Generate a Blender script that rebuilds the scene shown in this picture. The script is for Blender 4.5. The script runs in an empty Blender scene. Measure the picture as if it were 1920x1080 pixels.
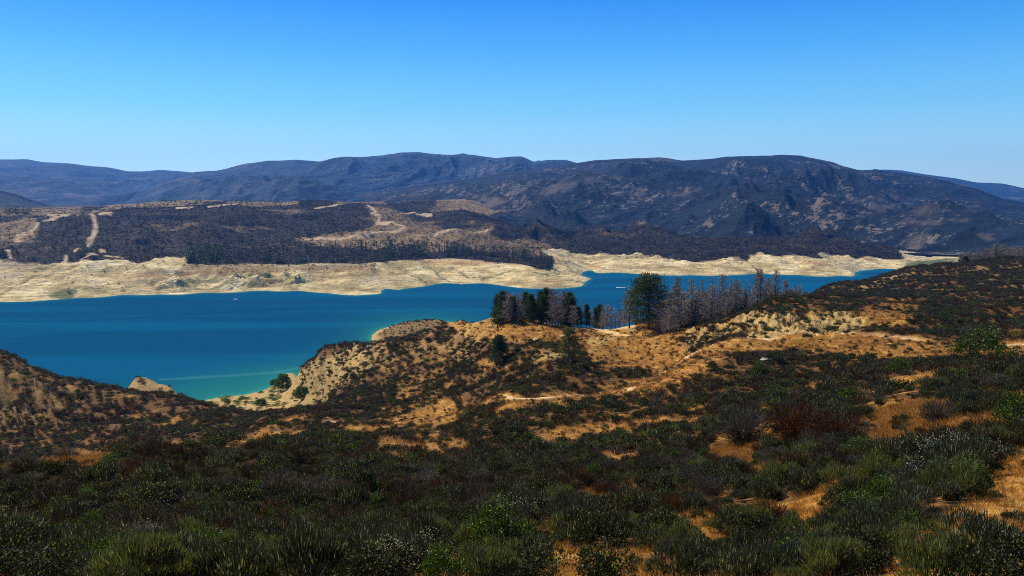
import bpy, math, random
import numpy as np
from mathutils import Vector

R_ = math.radians
C = bpy.context.scene.collection
rng = np.random.default_rng(7)
random.seed(7)

# ------------------------------------------------------------------ camera
H = 130.0                       # eye height above the lake
F = 1507.0                      # focal length in pixels of a 1920 wide frame
PITCH = math.atan(160 / F)
cam = bpy.data.cameras.new('camera')
cam.sensor_width = 36.0
cam.lens = 36.0 * F / 1920.0
cam.clip_start = 0.1
cam.clip_end = 60000
camo = bpy.data.objects.new('camera', cam)
C.objects.link(camo)
camo.location = (0, 0, H)
camo.rotation_euler = (R_(90) - PITCH, 0, 0)
bpy.context.scene.camera = camo

# ------------------------------------------------------------------ world, sun, exposure
SUN_EL, SUN_AZ = R_(50), R_(-48)      # azimuth clockwise from the view direction
world = bpy.data.worlds.new('World')
bpy.context.scene.world = world
world.use_nodes = True
wn, wl = world.node_tree.nodes, world.node_tree.links
wn.clear()
wo = wn.new('ShaderNodeOutputWorld')
bg = wn.new('ShaderNodeBackground')
sky = wn.new('ShaderNodeTexSky')
sky.sky_type = 'NISHITA'
sky.sun_disc = False
sky.sun_elevation = SUN_EL
sky.sun_rotation = SUN_AZ % (2 * math.pi)
sky.altitude = 500
sky.air_density = 1.0
sky.dust_density = 0.3
sky.ozone_density = 3.0
geo = wn.new('ShaderNodeNewGeometry')
sep = wn.new('ShaderNodeSeparateXYZ')
ramp = wn.new('ShaderNodeValToRGB')
mulc = wn.new('ShaderNodeMix'); mulc.data_type = 'RGBA'; mulc.blend_type = 'MULTIPLY'; mulc.inputs[0].default_value = 1
tcw = wn.new('ShaderNodeTexCoord')
wl.new(tcw.outputs['Generated'], sep.inputs[0])
wl.new(sep.outputs['Z'], ramp.inputs[0])
SKYRAMP = [(0.0, (1.35, 1.35, 1.05)), (0.055, (1.2, 1.35, 1.05)), (0.11, (0.58, 1.08, 1.0)), (0.18, (0.26, 0.76, 1.0)), (0.26, (0.075, 0.48, 1.0)), (0.6, (0.10, 0.28, 0.6))]
el = ramp.color_ramp.elements
while len(el) < len(SKYRAMP):
    el.new(0.5)
for e_, (p_, c_) in zip(el, SKYRAMP):
    e_.position = p_; e_.color = (*c_, 1)
wl.new(sky.outputs[0], mulc.inputs[6]); wl.new(ramp.outputs[0], mulc.inputs[7])
# a clear dry sky: most of the light follows height alone, the rest keeps the Nishita variation round the sun
base = wn.new('ShaderNodeValToRGB'); wl.new(sep.outputs['Z'], base.inputs[0]); eb = base.color_ramp.elements
SKYBASE = [(0.0, (3.6, 6.0, 7.4)), (0.055, (3.0, 5.6, 7.2)), (0.11, (1.55, 4.35, 7.1)), (0.18, (0.62, 3.0, 6.9)), (0.26, (0.03, 1.55, 5.8)), (0.6, (0.22, 0.9, 3.0))]
while len(eb) < len(SKYBASE):
    eb.new(0.5)
for e_, (p_, c_) in zip(eb, SKYBASE):
    e_.position = p_; e_.color = (*c_, 1)
mb = wn.new('ShaderNodeMix'); mb.data_type = 'RGBA'; mb.inputs[0].default_value = 0.7
wl.new(mulc.outputs[2], mb.inputs[6]); wl.new(base.outputs[0], mb.inputs[7])
wl.new(mb.outputs[2], bg.inputs[0])
bg.inputs[1].default_value = 0.13
wl.new(bg.outputs[0], wo.inputs[0])

sun = bpy.data.lights.new('sun', 'SUN')
sun.energy = 5.0
sun.angle = R_(0.5)
sun.color = (1.0, 0.91, 0.76)
suno = bpy.data.objects.new('sun', sun)
C.objects.link(suno)
sd = Vector((math.sin(SUN_AZ) * math.cos(SUN_EL), math.cos(SUN_AZ) * math.cos(SUN_EL), math.sin(SUN_EL)))
suno.rotation_euler = sd.to_track_quat('Z', 'Y').to_euler()
suno.location = (0, 0, 3000)
sc = bpy.context.scene
sc.view_settings.view_transform = 'Standard'
sc.view_settings.look = 'None'
sc.view_settings.exposure = 0.25
sc.view_settings.gamma = 1.0
sc.render.engine = 'CYCLES'
sc.cycles.use_denoising = False
sc.cycles.max_bounces = 5
sc.cycles.diffuse_bounces = 2
sc.cycles.glossy_bounces = 2
sc.cycles.transmission_bounces = 2
sc.cycles.transparent_max_bounces = 4
sc.cycles.volume_bounces = 0
sc.cycles.use_adaptive_sampling = False
sc.cycles.filter_width = 1.0

# ------------------------------------------------------------------ geometry helpers
CP, SP = math.cos(PITCH), math.sin(PITCH)
def ray(px, py):
    """pixel of the 1920x1080 photo -> azimuth and slope of its view ray"""
    x = (px - 960) / F; y = (540 - py) / F
    vy = CP + y * SP; vz = -SP + y * CP
    return math.atan2(x, vy), vz / math.hypot(x, vy)
def ray_s(px, s):
    py = 380 - s * F
    for _ in range(8):
        py += (ray(px, py)[1] - s) * F
    return ray(px, py)[0]
def proj(x, y, z):
    """world -> pixel of the 1920x1080 photo (arrays)"""
    dz = z - H
    d = y * CP - dz * SP
    u = y * SP + dz * CP
    d = np.where(d > 0.01, d, 0.01)
    return 960 + F * x / d, 540 - F * u / d

def _hash(ix, iy, seed):
    h = (ix.astype(np.int64) * 374761393 + iy.astype(np.int64) * 668265263 + seed * 1442695041) & 0xffffffff
    h = ((h ^ (h >> 13)) * 1274126177) & 0xffffffff
    h = ((h ^ (h >> 16)) * 2246822519) & 0xffffffff
    return ((h ^ (h >> 15)) & 0xffffff) / float(0x1000000)
def perlin(x, y, seed=0):
    ix = np.floor(x); iy = np.floor(y)
    fx = x - ix; fy = y - iy
    ux = fx * fx * fx * (fx * (fx * 6 - 15) + 10); uy = fy * fy * fy * (fy * (fy * 6 - 15) + 10)
    def g(a, b):
        t = _hash(ix + a, iy + b, seed) * 2 * np.pi
        return np.cos(t) * (fx - a) + np.sin(t) * (fy - b)
    n0 = g(0, 0) * (1 - ux) + g(1, 0) * ux
    n1 = g(0, 1) * (1 - ux) + g(1, 1) * ux
    return (n0 * (1 - uy) + n1 * uy) * 1.5
def fbm(x, y, wl, octv=4, seed=0, gain=0.5):
    o = np.zeros_like(x); a = 1.0; f = 1.0 / wl; t = 0
    for k in range(octv):
        o += a * perlin(x * f + 17.3 * k, y * f - 9.1 * k, seed + k); t += a
        a *= gain; f *= 2.03
    return o / t
def ridged(x, y, wl, octv=4, seed=0, gain=0.5, sharp=2):
    o = np.zeros_like(x); a = 1.0; f = 1.0 / wl; t = 0; w = np.ones_like(x)
    for k in range(octv):
        n = 1 - np.abs(perlin(x * f + 31.7 * k, y * f + 5.3 * k, seed + k)) * 1.6
        n = np.clip(n, 0, 1) ** sharp
        o += a * n * w; t += a
        w = np.clip(n * 1.6, 0, 1); a *= gain; f *= 2.07
    return o / t
def sstep(a, b, x):
    t = np.clip((x - a) / (b - a), 0, 1)
    return t * t * (3 - 2 * t)

class TPS:
    """thin plate spline of the view slope over (azimuth, log distance)"""
    SX = 4.0
    def __init__(s, pts, lam=3e-6):
        P = []
        for p in pts:
            if len(p) == 4:                      # (px, 'z', z, r)
                c_ = math.cos(ray(p[0], 500)[0]); r = p[3] / c_; sl = (p[2] - H) / r; th = ray_s(p[0], sl)
            elif p[2] is None:                   # on the water line at that pixel
                th, sl = ray(p[0], p[1]); r = -H / sl
            else:
                th, sl = ray(p[0], p[1]); r = p[2] / math.cos(th)
            P.append((th * s.SX, math.log(r), sl))
        P = np.array(P); n = len(P)
        s.c = P[:, :2]
        d = np.linalg.norm(s.c[:, None] - s.c[None], axis=2)
        K = np.where(d > 0, d * d * np.log(d + 1e-12), 0) + np.eye(n) * lam
        A = np.zeros((n + 3, n + 3)); A[:n, :n] = K
        A[:n, n] = 1; A[:n, n + 1:] = s.c; A[n:, :n] = A[:n, n:].T
        s.w = np.linalg.solve(A, np.concatenate([P[:, 2], [0, 0, 0]]))
        s.n = n
    def __call__(s, th, r):
        sh = th.shape
        q0 = (th * s.SX).ravel(); q1 = np.log(r).ravel()
        out = np.full(q0.shape, s.w[s.n]) + s.w[s.n + 1] * q0 + s.w[s.n + 2] * q1
        for k in range(s.n):
            d2 = (q0 - s.c[k, 0]) ** 2 + (q1 - s.c[k, 1]) ** 2 + 1e-12
            out += s.w[k] * 0.5 * d2 * np.log(d2)
        return out.reshape(sh)

def in_poly(px, py, poly):
    c = np.zeros(px.shape, bool); n = len(poly); j = n - 1
    for i in range(n):
        xi, yi = poly[i]; xj, yj = poly[j]
        if yi != yj:
            c ^= ((yi > py) != (yj > py)) & (px < (xj - xi) * (py - yi) / (yj - yi) + xi)
        j = i
    return c
def soft_poly(px, py, poly, edge):
    """1 inside, falling to 0 over `edge` pixels outside"""
    x0 = min(p[0] for p in poly) - edge; x1 = max(p[0] for p in poly) + edge
    y0 = min(p[1] for p in poly) - edge; y1 = max(p[1] for p in poly) + edge
    m = (px > x0) & (px < x1) & (py > y0) & (py < y1)
    out = np.zeros(px.shape)
    if not m.any():
        return out
    a, b = px[m], py[m]
    d = line_dist(a, b, list(poly) + [poly[0]])
    out[m] = np.where(in_poly(a, b, poly), 1.0, np.clip(1 - d / edge, 0, 1))
    return out
def line_dist(px, py, pl):
    d = np.full(px.shape, 1e9)
    for (x0, y0), (x1, y1) in zip(pl[:-1], pl[1:]):
        dx, dy = x1 - x0, y1 - y0; L = dx * dx + dy * dy + 1e-9
        t = np.clip(((px - x0) * dx + (py - y0) * dy) / L, 0, 1)
        d = np.minimum(d, np.hypot(px - x0 - t * dx, py - y0 - t * dy))
    return d

def mesh_np(name, verts, faces, smooth=False, attrs=None):
    me = bpy.data.meshes.new(name)
    verts = np.asarray(verts, np.float32)
    if isinstance(faces, np.ndarray):
        faces = [faces]
    nl = sum(f.size for f in faces); nf = sum(len(f) for f in faces)
    me.vertices.add(len(verts)); me.vertices.foreach_set('co', verts.ravel())
    me.loops.add(nl); me.loops.foreach_set('vertex_index', np.concatenate([f.ravel() for f in faces]).astype(np.int32))
    tot = np.concatenate([np.full(len(f), f.shape[1]) for f in faces])
    st = np.concatenate([[0], np.cumsum(tot)[:-1]])
    me.polygons.add(nf); me.polygons.foreach_set('loop_start', st.astype(np.int32))
    me.update(calc_edges=True)
    if smooth:
        me.polygons.foreach_set('use_smooth', np.ones(nf, bool))
    for k, v in (attrs or {}).items():
        a = me.attributes.new(k, 'FLOAT', 'POINT'); a.data.foreach_set('value', np.asarray(v, np.float32).ravel())
    me.validate()
    return me
def obj(name, me, mats=None, parent=None, loc=None):
    o = bpy.data.objects.new(name, me); C.objects.link(o)
    if mats is not None:
        if me is not None and not me.materials:
            me.materials.append(mats)
    if parent: o.parent = parent
    if loc is not None: o.location = loc
    return o
def tag(o, label=None, cat=None, group=None, kind=None):
    if label: o['label'] = label
    if cat: o['category'] = cat
    if group: o['group'] = group
    if kind: o['kind'] = kind
    return o
def empty(name, loc, rz=0.0, s=1.0):
    o = bpy.data.objects.new(name, None); C.objects.link(o)
    o.location = loc; o.rotation_euler = (0, 0, rz); o.scale = (s, s, s) if not hasattr(s, '__len__') else s
    o.empty_display_size = 0.2
    return o
def grid_faces(nr, nc):
    i = np.arange(nr - 1)[:, None] * nc + np.arange(nc - 1)[None]
    return np.stack([i, i + nc, i + nc + 1, i + 1], -1).reshape(-1, 4)[:, ::-1]

# ------------------------------------------------------------------ material helpers
class M:
    def __init__(s, name):
        s.m = bpy.data.materials.new(name); s.m.use_nodes = True
        s.n, s.l = s.m.node_tree.nodes, s.m.node_tree.links
        s.b = s.n['Principled BSDF']; s.b.inputs['Roughness'].default_value = 0.9
        s.b.inputs['Specular IOR Level'].default_value = 0.15
        s.out = s.n['Material Output']
    def tc(s, kind='Object'):
        return s.n.new('ShaderNodeTexCoord').outputs[kind]
    def map(s, vec, scale=(1, 1, 1)):
        n = s.n.new('ShaderNodeMapping'); n.inputs['Scale'].default_value = scale; s.l.new(vec, n.inputs[0]); return n.outputs[0]
    def noise(s, vec, scale, detail=4, rough=0.55, out='Fac'):
        n = s.n.new('ShaderNodeTexNoise'); n.inputs['Scale'].default_value = scale
        n.inputs['Detail'].default_value = detail; n.inputs['Roughness'].default_value = rough
        s.l.new(vec, n.inputs['Vector']); return n.outputs[out]
    def ramp(s, v, stops):
        n = s.n.new('ShaderNodeValToRGB'); e = n.color_ramp.elements
        while len(e) < len(stops): e.new(0.5)
        for a, (p, c) in zip(e, stops):
            a.position = p; a.color = (*c, 1) if len(c) == 3 else c
        s.l.new(v, n.inputs[0]); return n.outputs[0]
    def step(s, v, a, b):
        n = s.n.new('ShaderNodeMapRange'); n.interpolation_type = 'SMOOTHSTEP'
        n.inputs[1].default_value = a; n.inputs[2].default_value = b
        s.l.new(v, n.inputs[0]); return n.outputs[0]
    def mix(s, f, a, b, mode='MIX'):
        n = s.n.new('ShaderNodeMix'); n.data_type = 'RGBA'; n.blend_type = mode
        for sock, v in ((n.inputs[0], f), (n.inputs[6], a), (n.inputs[7], b)):
            if isinstance(v, (int, float)): sock.default_value = v
            elif isinstance(v, tuple): sock.default_value = (*v, 1)
            else: s.l.new(v, sock)
        return n.outputs[2]
    def math(s, op, a, b=None):
        n = s.n.new('ShaderNodeMath'); n.operation = op
        for sock, v in zip(n.inputs, (a, b)):
            if v is None: continue
            if isinstance(v, (int, float)): sock.default_value = v
            else: s.l.new(v, sock)
        return n.outputs[0]
    def attr(s, name):
        n = s.n.new('ShaderNodeAttribute'); n.attribute_name = name; return n.outputs['Fac']
    def color(s, v):
        if isinstance(v, tuple): s.b.inputs['Base Color'].default_value = (*v, 1)
        else: s.l.new(v, s.b.inputs['Base Color'])
    def bump(s, h, strength, dist):
        n = s.n.new('ShaderNodeBump'); n.inputs['Strength'].default_value = strength; n.inputs['Distance'].default_value = dist
        s.l.new(h, n.inputs['Height']); s.l.new(n.outputs[0], s.b.inputs['Normal'])

# --- near hillside ground
m = M('hillside_soil'); v = m.tc()
n1 = m.noise(v, 0.05, 5); n2 = m.noise(v, 0.6, 6, 0.65); n3 = m.noise(v, 6.0, 4, 0.7)
n4 = m.noise(v, 1.6, 5, 0.7)
soil = m.ramp(n1, [(0.30, (0.26, 0.095, 0.014)), (0.5, (0.40, 0.18, 0.028)), (0.7, (0.50, 0.27, 0.055))])
soil = m.mix(m.step(n2, 0.45, 0.66), soil, (0.54, 0.31, 0.065))
soil = m.mix(m.math('MULTIPLY', m.step(n4, 0.50, 0.66), 0.75), soil, (0.13, 0.065, 0.018))
soil = m.mix(m.math('MULTIPLY', m.step(n3, 0.48, 0.72), 0.55), soil, (0.10, 0.045, 0.012))
dirt = m.mix(m.step(n4, 0.35, 0.7), (0.045, 0.024, 0.007), (0.24, 0.11, 0.024))
c = m.mix(m.step(m.attr('bare'), 0.15, 0.75), dirt, soil)
pale = m.ramp(n2, [(0.3, (0.16, 0.095, 0.028)), (0.52, (0.44, 0.29, 0.095)), (0.75, (0.66, 0.49, 0.20))])
pale = m.mix(m.math('MULTIPLY', m.step(n4, 0.50, 0.64), 0.6), pale, (0.20, 0.125, 0.035))
c = m.mix(m.attr('pale'), c, pale)
c = m.mix(m.attr('road'), c, m.mix(n2, (0.58, 0.37, 0.14), (0.74, 0.54, 0.27)))
m.color(c); m.bump(m.math('ADD', n2, m.math('MULTIPLY', n3, 0.4)), 0.6, 0.5)
MAT_SOIL = m.m
# --- far shore and middle hills
m = M('shore_and_hills'); v = m.tc()
n0 = m.noise(v, 0.004, 4); n1 = m.noise(v, 0.02, 5, 0.6); n2 = m.noise(v, 0.12, 5, 0.7)
st = m.noise(m.map(v, (0.02, 0.02, 1.1)), 1.0, 4, 0.6)
tan = m.ramp(n1, [(0.36, (0.30, 0.225, 0.10)), (0.5, (0.62, 0.47, 0.20)), (0.66, (0.84, 0.70, 0.38))])
nA = m.noise(v, 0.035, 6, 0.7)
tan = m.mix(m.math('MULTIPLY', m.step(nA, 0.50, 0.62), 0.7), tan, (0.30, 0.24, 0.10))
tan = m.mix(m.math('MULTIPLY', m.step(n0, 0.5, 0.6), 0.55), tan, (0.50, 0.42, 0.26))
tan = m.mix(m.math('MULTIPLY', m.step(st, 0.50, 0.62), 0.6), tan, (0.24, 0.17, 0.07))
tan = m.mix(m.math('MULTIPLY', m.step(n2, 0.55, 0.72), 0.65), tan, (0.14, 0.12, 0.06))
tan = m.mix(m.attr('red'), tan, (0.50, 0.22, 0.09))
tan = m.mix(m.attr('green'), tan, (0.10, 0.12, 0.04))
brush = m.ramp(n2, [(0.35, (0.008, 0.006, 0.002)), (0.60, (0.020, 0.015, 0.006)), (0.70, (0.17, 0.12, 0.07))])
brush = m.mix(m.math('MULTIPLY', m.step(n0, 0.5, 0.68), 0.4), brush, (0.07, 0.045, 0.022))
brown = m.ramp(n2, [(0.3, (0.10, 0.060, 0.022)), (0.5, (0.23, 0.15, 0.062)), (0.7, (0.38, 0.27, 0.13))])
c = m.mix(m.attr('brown'), brush, brown)
c = m.mix(m.attr('tan'), c, tan)
c = m.mix(m.attr('road'), c, (0.48, 0.34, 0.18))
m.color(c); m.bump(m.math('ADD', n2, m.math('ADD', n1, nA)), 0.7, 6.0)
MAT_SHORE = m.m
# --- mountains
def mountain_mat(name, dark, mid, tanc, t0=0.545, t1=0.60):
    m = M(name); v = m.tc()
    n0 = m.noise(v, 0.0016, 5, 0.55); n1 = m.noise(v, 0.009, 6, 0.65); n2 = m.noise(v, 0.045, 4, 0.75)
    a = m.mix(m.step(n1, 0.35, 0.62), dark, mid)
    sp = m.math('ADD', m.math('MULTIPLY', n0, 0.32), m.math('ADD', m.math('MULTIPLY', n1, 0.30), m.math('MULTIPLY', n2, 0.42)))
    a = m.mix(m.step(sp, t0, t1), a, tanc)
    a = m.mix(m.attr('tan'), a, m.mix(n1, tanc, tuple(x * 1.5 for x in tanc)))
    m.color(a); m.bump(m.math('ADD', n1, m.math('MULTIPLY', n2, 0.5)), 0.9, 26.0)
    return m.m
MAT_MT = mountain_mat('haze_tinted_chaparral', (0.002, 0.008, 0.014), (0.007, 0.016, 0.024), (0.17, 0.135, 0.10), 0.562, 0.61)  # chaparral tones shifted to blue, standing in for part of the distance haze
MAT_MT2 = mountain_mat('haze_tinted_far_scrub', (0.006, 0.026, 0.050), (0.016, 0.040, 0.066), (0.13, 0.115, 0.105), 0.56, 0.62)  # stronger blue: aerial haze painted into the far scrub colour
# --- water
m = M('lake_water'); v = m.tc()
s1 = m.noise(m.map(v, (0.0016, 0.011, 1)), 1.0, 4, 0.5)
s2 = m.noise(m.map(v, (0.03, 0.10, 1)), 1.0, 3, 0.6)
deep = m.mix(m.step(s1, 0.40, 0.62), (0.004, 0.062, 0.132), (0.004, 0.082, 0.165))
deep = m.mix(m.step(m.attr('turbid'), 0.0, 1.0), deep, (0.012, 0.135, 0.140))
c = m.ramp(m.attr('shallow'), [(0.0, (0, 0, 0)), (0.55, (0.45, 0.45, 0.45)), (1.0, (1, 1, 1))])
c = m.mix(c, deep, (0.04, 0.25, 0.17))
c = m.mix(m.attr('streak'), c, (0.10, 0.30, 0.26))
c = m.mix(m.attr('line'), c, (0.0, 0.035, 0.09))
m.color(c)
m.b.inputs['Roughness'].default_value = 0.22; m.b.inputs['IOR'].default_value = 1.33
m.b.inputs['Specular IOR Level'].default_value = 0.0
w1 = m.noise(m.map(v, (0.25, 0.5, 1)), 1.0, 4, 0.6); m.bump(w1, 0.5, 0.35)
MAT_WATER = m.m
# --- foliage
def leaf_mat(name, a, b, c2=None, rnd=0.5, trans=0.35):
    m = M(name)
    isl = m.n.new('ShaderNodeNewGeometry').outputs['Random Per Island']
    oi = m.n.new('ShaderNodeObjectInfo').outputs['Random']
    c = m.mix(isl, a, b)
    if c2: c = m.mix(m.math('MULTIPLY', m.step(isl, 0.90, 0.92), 1.0), c, c2)
    c = m.mix(m.math('MULTIPLY', oi, rnd), c, tuple(x * 0.4 for x in a))
    m.color(c); m.b.inputs['Roughness'].default_value = 0.65
    m.b.inputs['Specular IOR Level'].default_value = 0.3
    if trans:
        t = m.n.new('ShaderNodeBsdfTranslucent'); mx = m.n.new('ShaderNodeMixShader'); mx.inputs[0].default_value = trans
        m.l.new(m.mix(1.0, c, (1.5, 1.4, 0.7), 'MULTIPLY'), t.inputs[0])
        m.l.new(m.b.outputs[0], mx.inputs[1]); m.l.new(t.outputs[0], mx.inputs[2]); m.l.new(mx.outputs[0], m.out.inputs[0])
    return m.m
LM = [leaf_mat('olive_chaparral_leaves', (0.008, 0.011, 0.001), (0.036, 0.042, 0.006), (0.26, 0.26, 0.09)),
      leaf_mat('grey_sage_leaves', (0.018, 0.023, 0.010), (0.066, 0.076, 0.040), (0.36, 0.36, 0.24)),
      leaf_mat('dry_brown_twigs', (0.012, 0.008, 0.002), (0.040, 0.024, 0.008), (0.24, 0.16, 0.07)),
      leaf_mat('bright_green_leaves', (0.014, 0.032, 0.001), (0.060, 0.10, 0.004), (0.26, 0.32, 0.07), 0.2),
      leaf_mat('grey_dead_twigs', (0.028, 0.022, 0.019), (0.10, 0.082, 0.072), (0.28, 0.25, 0.21)),
      leaf_mat('buckwheat_leaves', (0.012, 0.015, 0.003), (0.036, 0.038, 0.010), (0.15, 0.13, 0.06)),
      leaf_mat('rusty_twigs', (0.028, 0.010, 0.002), (0.075, 0.028, 0.006), (0.18, 0.08, 0.02)),
      leaf_mat('yellow_green_leaves', (0.050, 0.064, 0.016), (0.14, 0.155, 0.050), (0.26, 0.27, 0.11), 0.2)]
MAT_FLOWER = leaf_mat('white_flower_heads', (0.30, 0.26, 0.19), (0.66, 0.62, 0.52), None, 0.1)
MAT_STEM = leaf_mat('shrub_stems', (0.045, 0.034, 0.024), (0.09, 0.07, 0.05), None, 0.3, trans=0)
MAT_GRASS = leaf_mat('dry_grass_blades', (0.26, 0.085, 0.010), (0.56, 0.30, 0.06), (0.78, 0.55, 0.20), 0.75)
MAT_PINE = leaf_mat('pine_needles', (0.012, 0.028, 0.003), (0.055, 0.092, 0.012), None, 0.4)
MAT_DEAD = leaf_mat('dead_wood', (0.15, 0.12, 0.085), (0.42, 0.35, 0.26), (0.68, 0.60, 0.49), 0.5, trans=0)
MAT_FARDEAD = leaf_mat('far_dead_wood', (0.035, 0.024, 0.020), (0.13, 0.085, 0.070), None, 0.6, trans=0)
MAT_TRUNK = leaf_mat('bark', (0.05, 0.038, 0.028), (0.10, 0.075, 0.055), None, 0.5, trans=0)
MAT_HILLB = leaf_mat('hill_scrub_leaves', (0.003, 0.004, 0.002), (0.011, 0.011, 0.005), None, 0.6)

# ------------------------------------------------------------------ near hillside: control points
K = [
 # px, py, distance   or   px, 'z', height, distance (parts hidden from the camera)
 (-300,1080,15),(0,1080,17),(480,1080,18),(960,1080,17),(1440,1080,15),(1700,1080,12),(1920,1080,10),(2200,1080,9),
 (-300,980,34),(0,980,34),(480,980,36),(960,980,32),(1300,980,30),(1600,960,26),(1920,960,18),
 (-300,920,65),(0,897,72),(150,882,76),(300,862,82),(420,838,95),
 (-300,'z',45,170),(0,'z',46,175),(150,'z',48,172),(300,'z',50,180),(400,'z',62,175),
 (-300,800,262),(-300,700,290),(-300,660,304),(-300,'z',15,400),(-300,'z',-10,480),
 (0,880,228),(0,800,266),(0,735,288),(0,682,302),(0,'z',20,400),(0,'z',-10,470),
 (75,860,232),(75,780,280),(75,705,312),
 (150,850,238),(150,780,290),(150,717,330),(150,'z',15,410),(150,'z',-10,480),
 (225,780,295),(225,731,340),
 (300,845,232),(300,795,285),(300,743,342),(290,'z',30,395),(285,713,440),(250,718,436),(325,733,436),(285,'z',-8,500),(230,'z',-4,455),(340,'z',4,455),
 (400,800,235),(400,774,300),(400,763,330),(400,'z',6,450),(400,757,505),(400,747,None),(400,'z',-6,570),(365,'z',-2,520),
 (480,835,98),(480,805,195),(480,788,275),(480,779,310),(480,'z',12,415),(480,770,452),(480,750,505),(480,735,None),(480,'z',-8,600),
 (545,835,100),(545,800,190),(545,772,295),(545,'z',14,405),(545,757,448),(545,725,520),(545,699,None),(545,'z',-8,670),
 (562,745,470),(566,694,505),(585,683,480),
 (600,830,110),(600,765,285),(600,'z',30,365),(600,742,425),(600,672,455),(600,'z',-5,580),
 (640,830,115),(640,747,325),(640,700,400),(640,658,450),(640,'z',-6,620),
 (720,880,78),(720,800,190),(720,740,280),(720,690,360),(720,637,430),(720,'z',-6,600),(700,'z',-3,690),
 (704,631,765),(720,624,772),(750,613,780),(790,607,790),(830,605,800),(770,'z',-5,560),(680,'z',-4,770),(740,'z',-6,880),(820,'z',-6,910),(800,'z',-1,700),
 (790,800,180),(790,740,265),(790,680,345),(790,623,420),
 (860,860,90),(860,800,165),(860,740,228),(860,680,310),(860,620,378),(860,606,395),(860,'z',0,620),(900,'z',-6,800),
 (920,599,350),
 (960,900,66),(960,860,86),(960,800,113),(960,760,133),(960,735,175),(960,700,218),(960,650,258),(960,607,295),(960,599,312),(960,'z',40,450),(960,'z',-8,650),
 (1080,900,64),(1080,800,104),(1080,747,128),(1080,'z',90,160),(1080,702,188),(1065,682,200),(1080,640,248),(1080,616,280),(1080,'z',50,400),(1080,'z',-6,620),
 (1200,860,74),(1200,780,106),(1200,728,138),(1200,'z',91,172),(1200,700,198),(1200,660,230),(1200,620,265),(1200,609,282),(1200,'z',45,420),(1200,'z',-6,650),
 (1280,860,70),(1280,760,105),(1280,687,153),(1280,'z',94,186),(1280,642,220),(1280,614,262),(1280,602,292),(1280,'z',45,430),
 (1350,800,86),(1350,700,125),(1350,647,163),(1350,628,215),(1350,602,258),(1350,590,292),(1350,'z',45,450),(1350,'z',-6,680),
 (1450,880,50),(1450,800,78),(1450,720,115),(1450,662,148),(1450,634,171),(1450,630,188),(1450,588,214),(1450,575,300),(1450,563,370),(1450,'z',30,600),(1450,'z',-8,800),
 (1540,880,42),(1540,800,70),(1540,720,105),(1540,660,145),(1540,634,171),(1540,630,185),(1540,590,214),(1540,576,300),(1540,562,430),(1540,547,560),(1540,'z',20,750),(1540,'z',-8,880),
 (1640,940,25),(1640,880,33),(1640,838,42),(1640,760,72),(1640,700,105),(1640,660,140),(1640,638,168),(1640,602,214),(1640,579,260),(1640,561,380),(1640,546,520),(1640,524,640),(1640,'z',10,900),(1640,'z',-8,1050),
 (1700,505,635),(1590,534,600),
 (1760,950,20),(1760,870,32),(1760,822,42),(1760,740,68),(1760,680,105),(1760,645,150),(1760,610,200),(1760,581,270),(1760,560,360),(1760,530,500),(1760,498,620),(1760,'z',20,900),
 (1900,1000,14),(1900,900,23),(1900,800,37),(1900,700,75),(1900,652,140),(1900,600,210),(1900,570,280),(1900,540,400),(1900,510,520),(1900,486,600),(1900,'z',30,900),
 (2200,900,19),(2200,700,65),(2200,650,130),(2200,600,210),(2200,560,300),(2200,520,450),(2200,480,600),(2200,'z',30,900),
]
for px in (-400, 0, 480, 960, 1440, 1920, 2300):
    K.append((px, 'z', 128.35, 1.4)); K.append((px, 'z', 127.6, 3.5))
    K.append((px, 'z', -14, 1250))
near_tps = TPS(K)

EDGE = 0.74
NCF, NRF = 900, 940
th_f = np.linspace(-EDGE, EDGE, NCF)
lr = np.linspace(math.log(1.2), math.log(1250), NRF)
TH, RR = np.meshgrid(th_f, np.exp(lr))
S = near_tps(TH, RR)
X, Y = RR * np.sin(TH), RR * np.cos(TH)
Z0 = H + S * RR
PX, PY = proj(X, Y, Z0)

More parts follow.
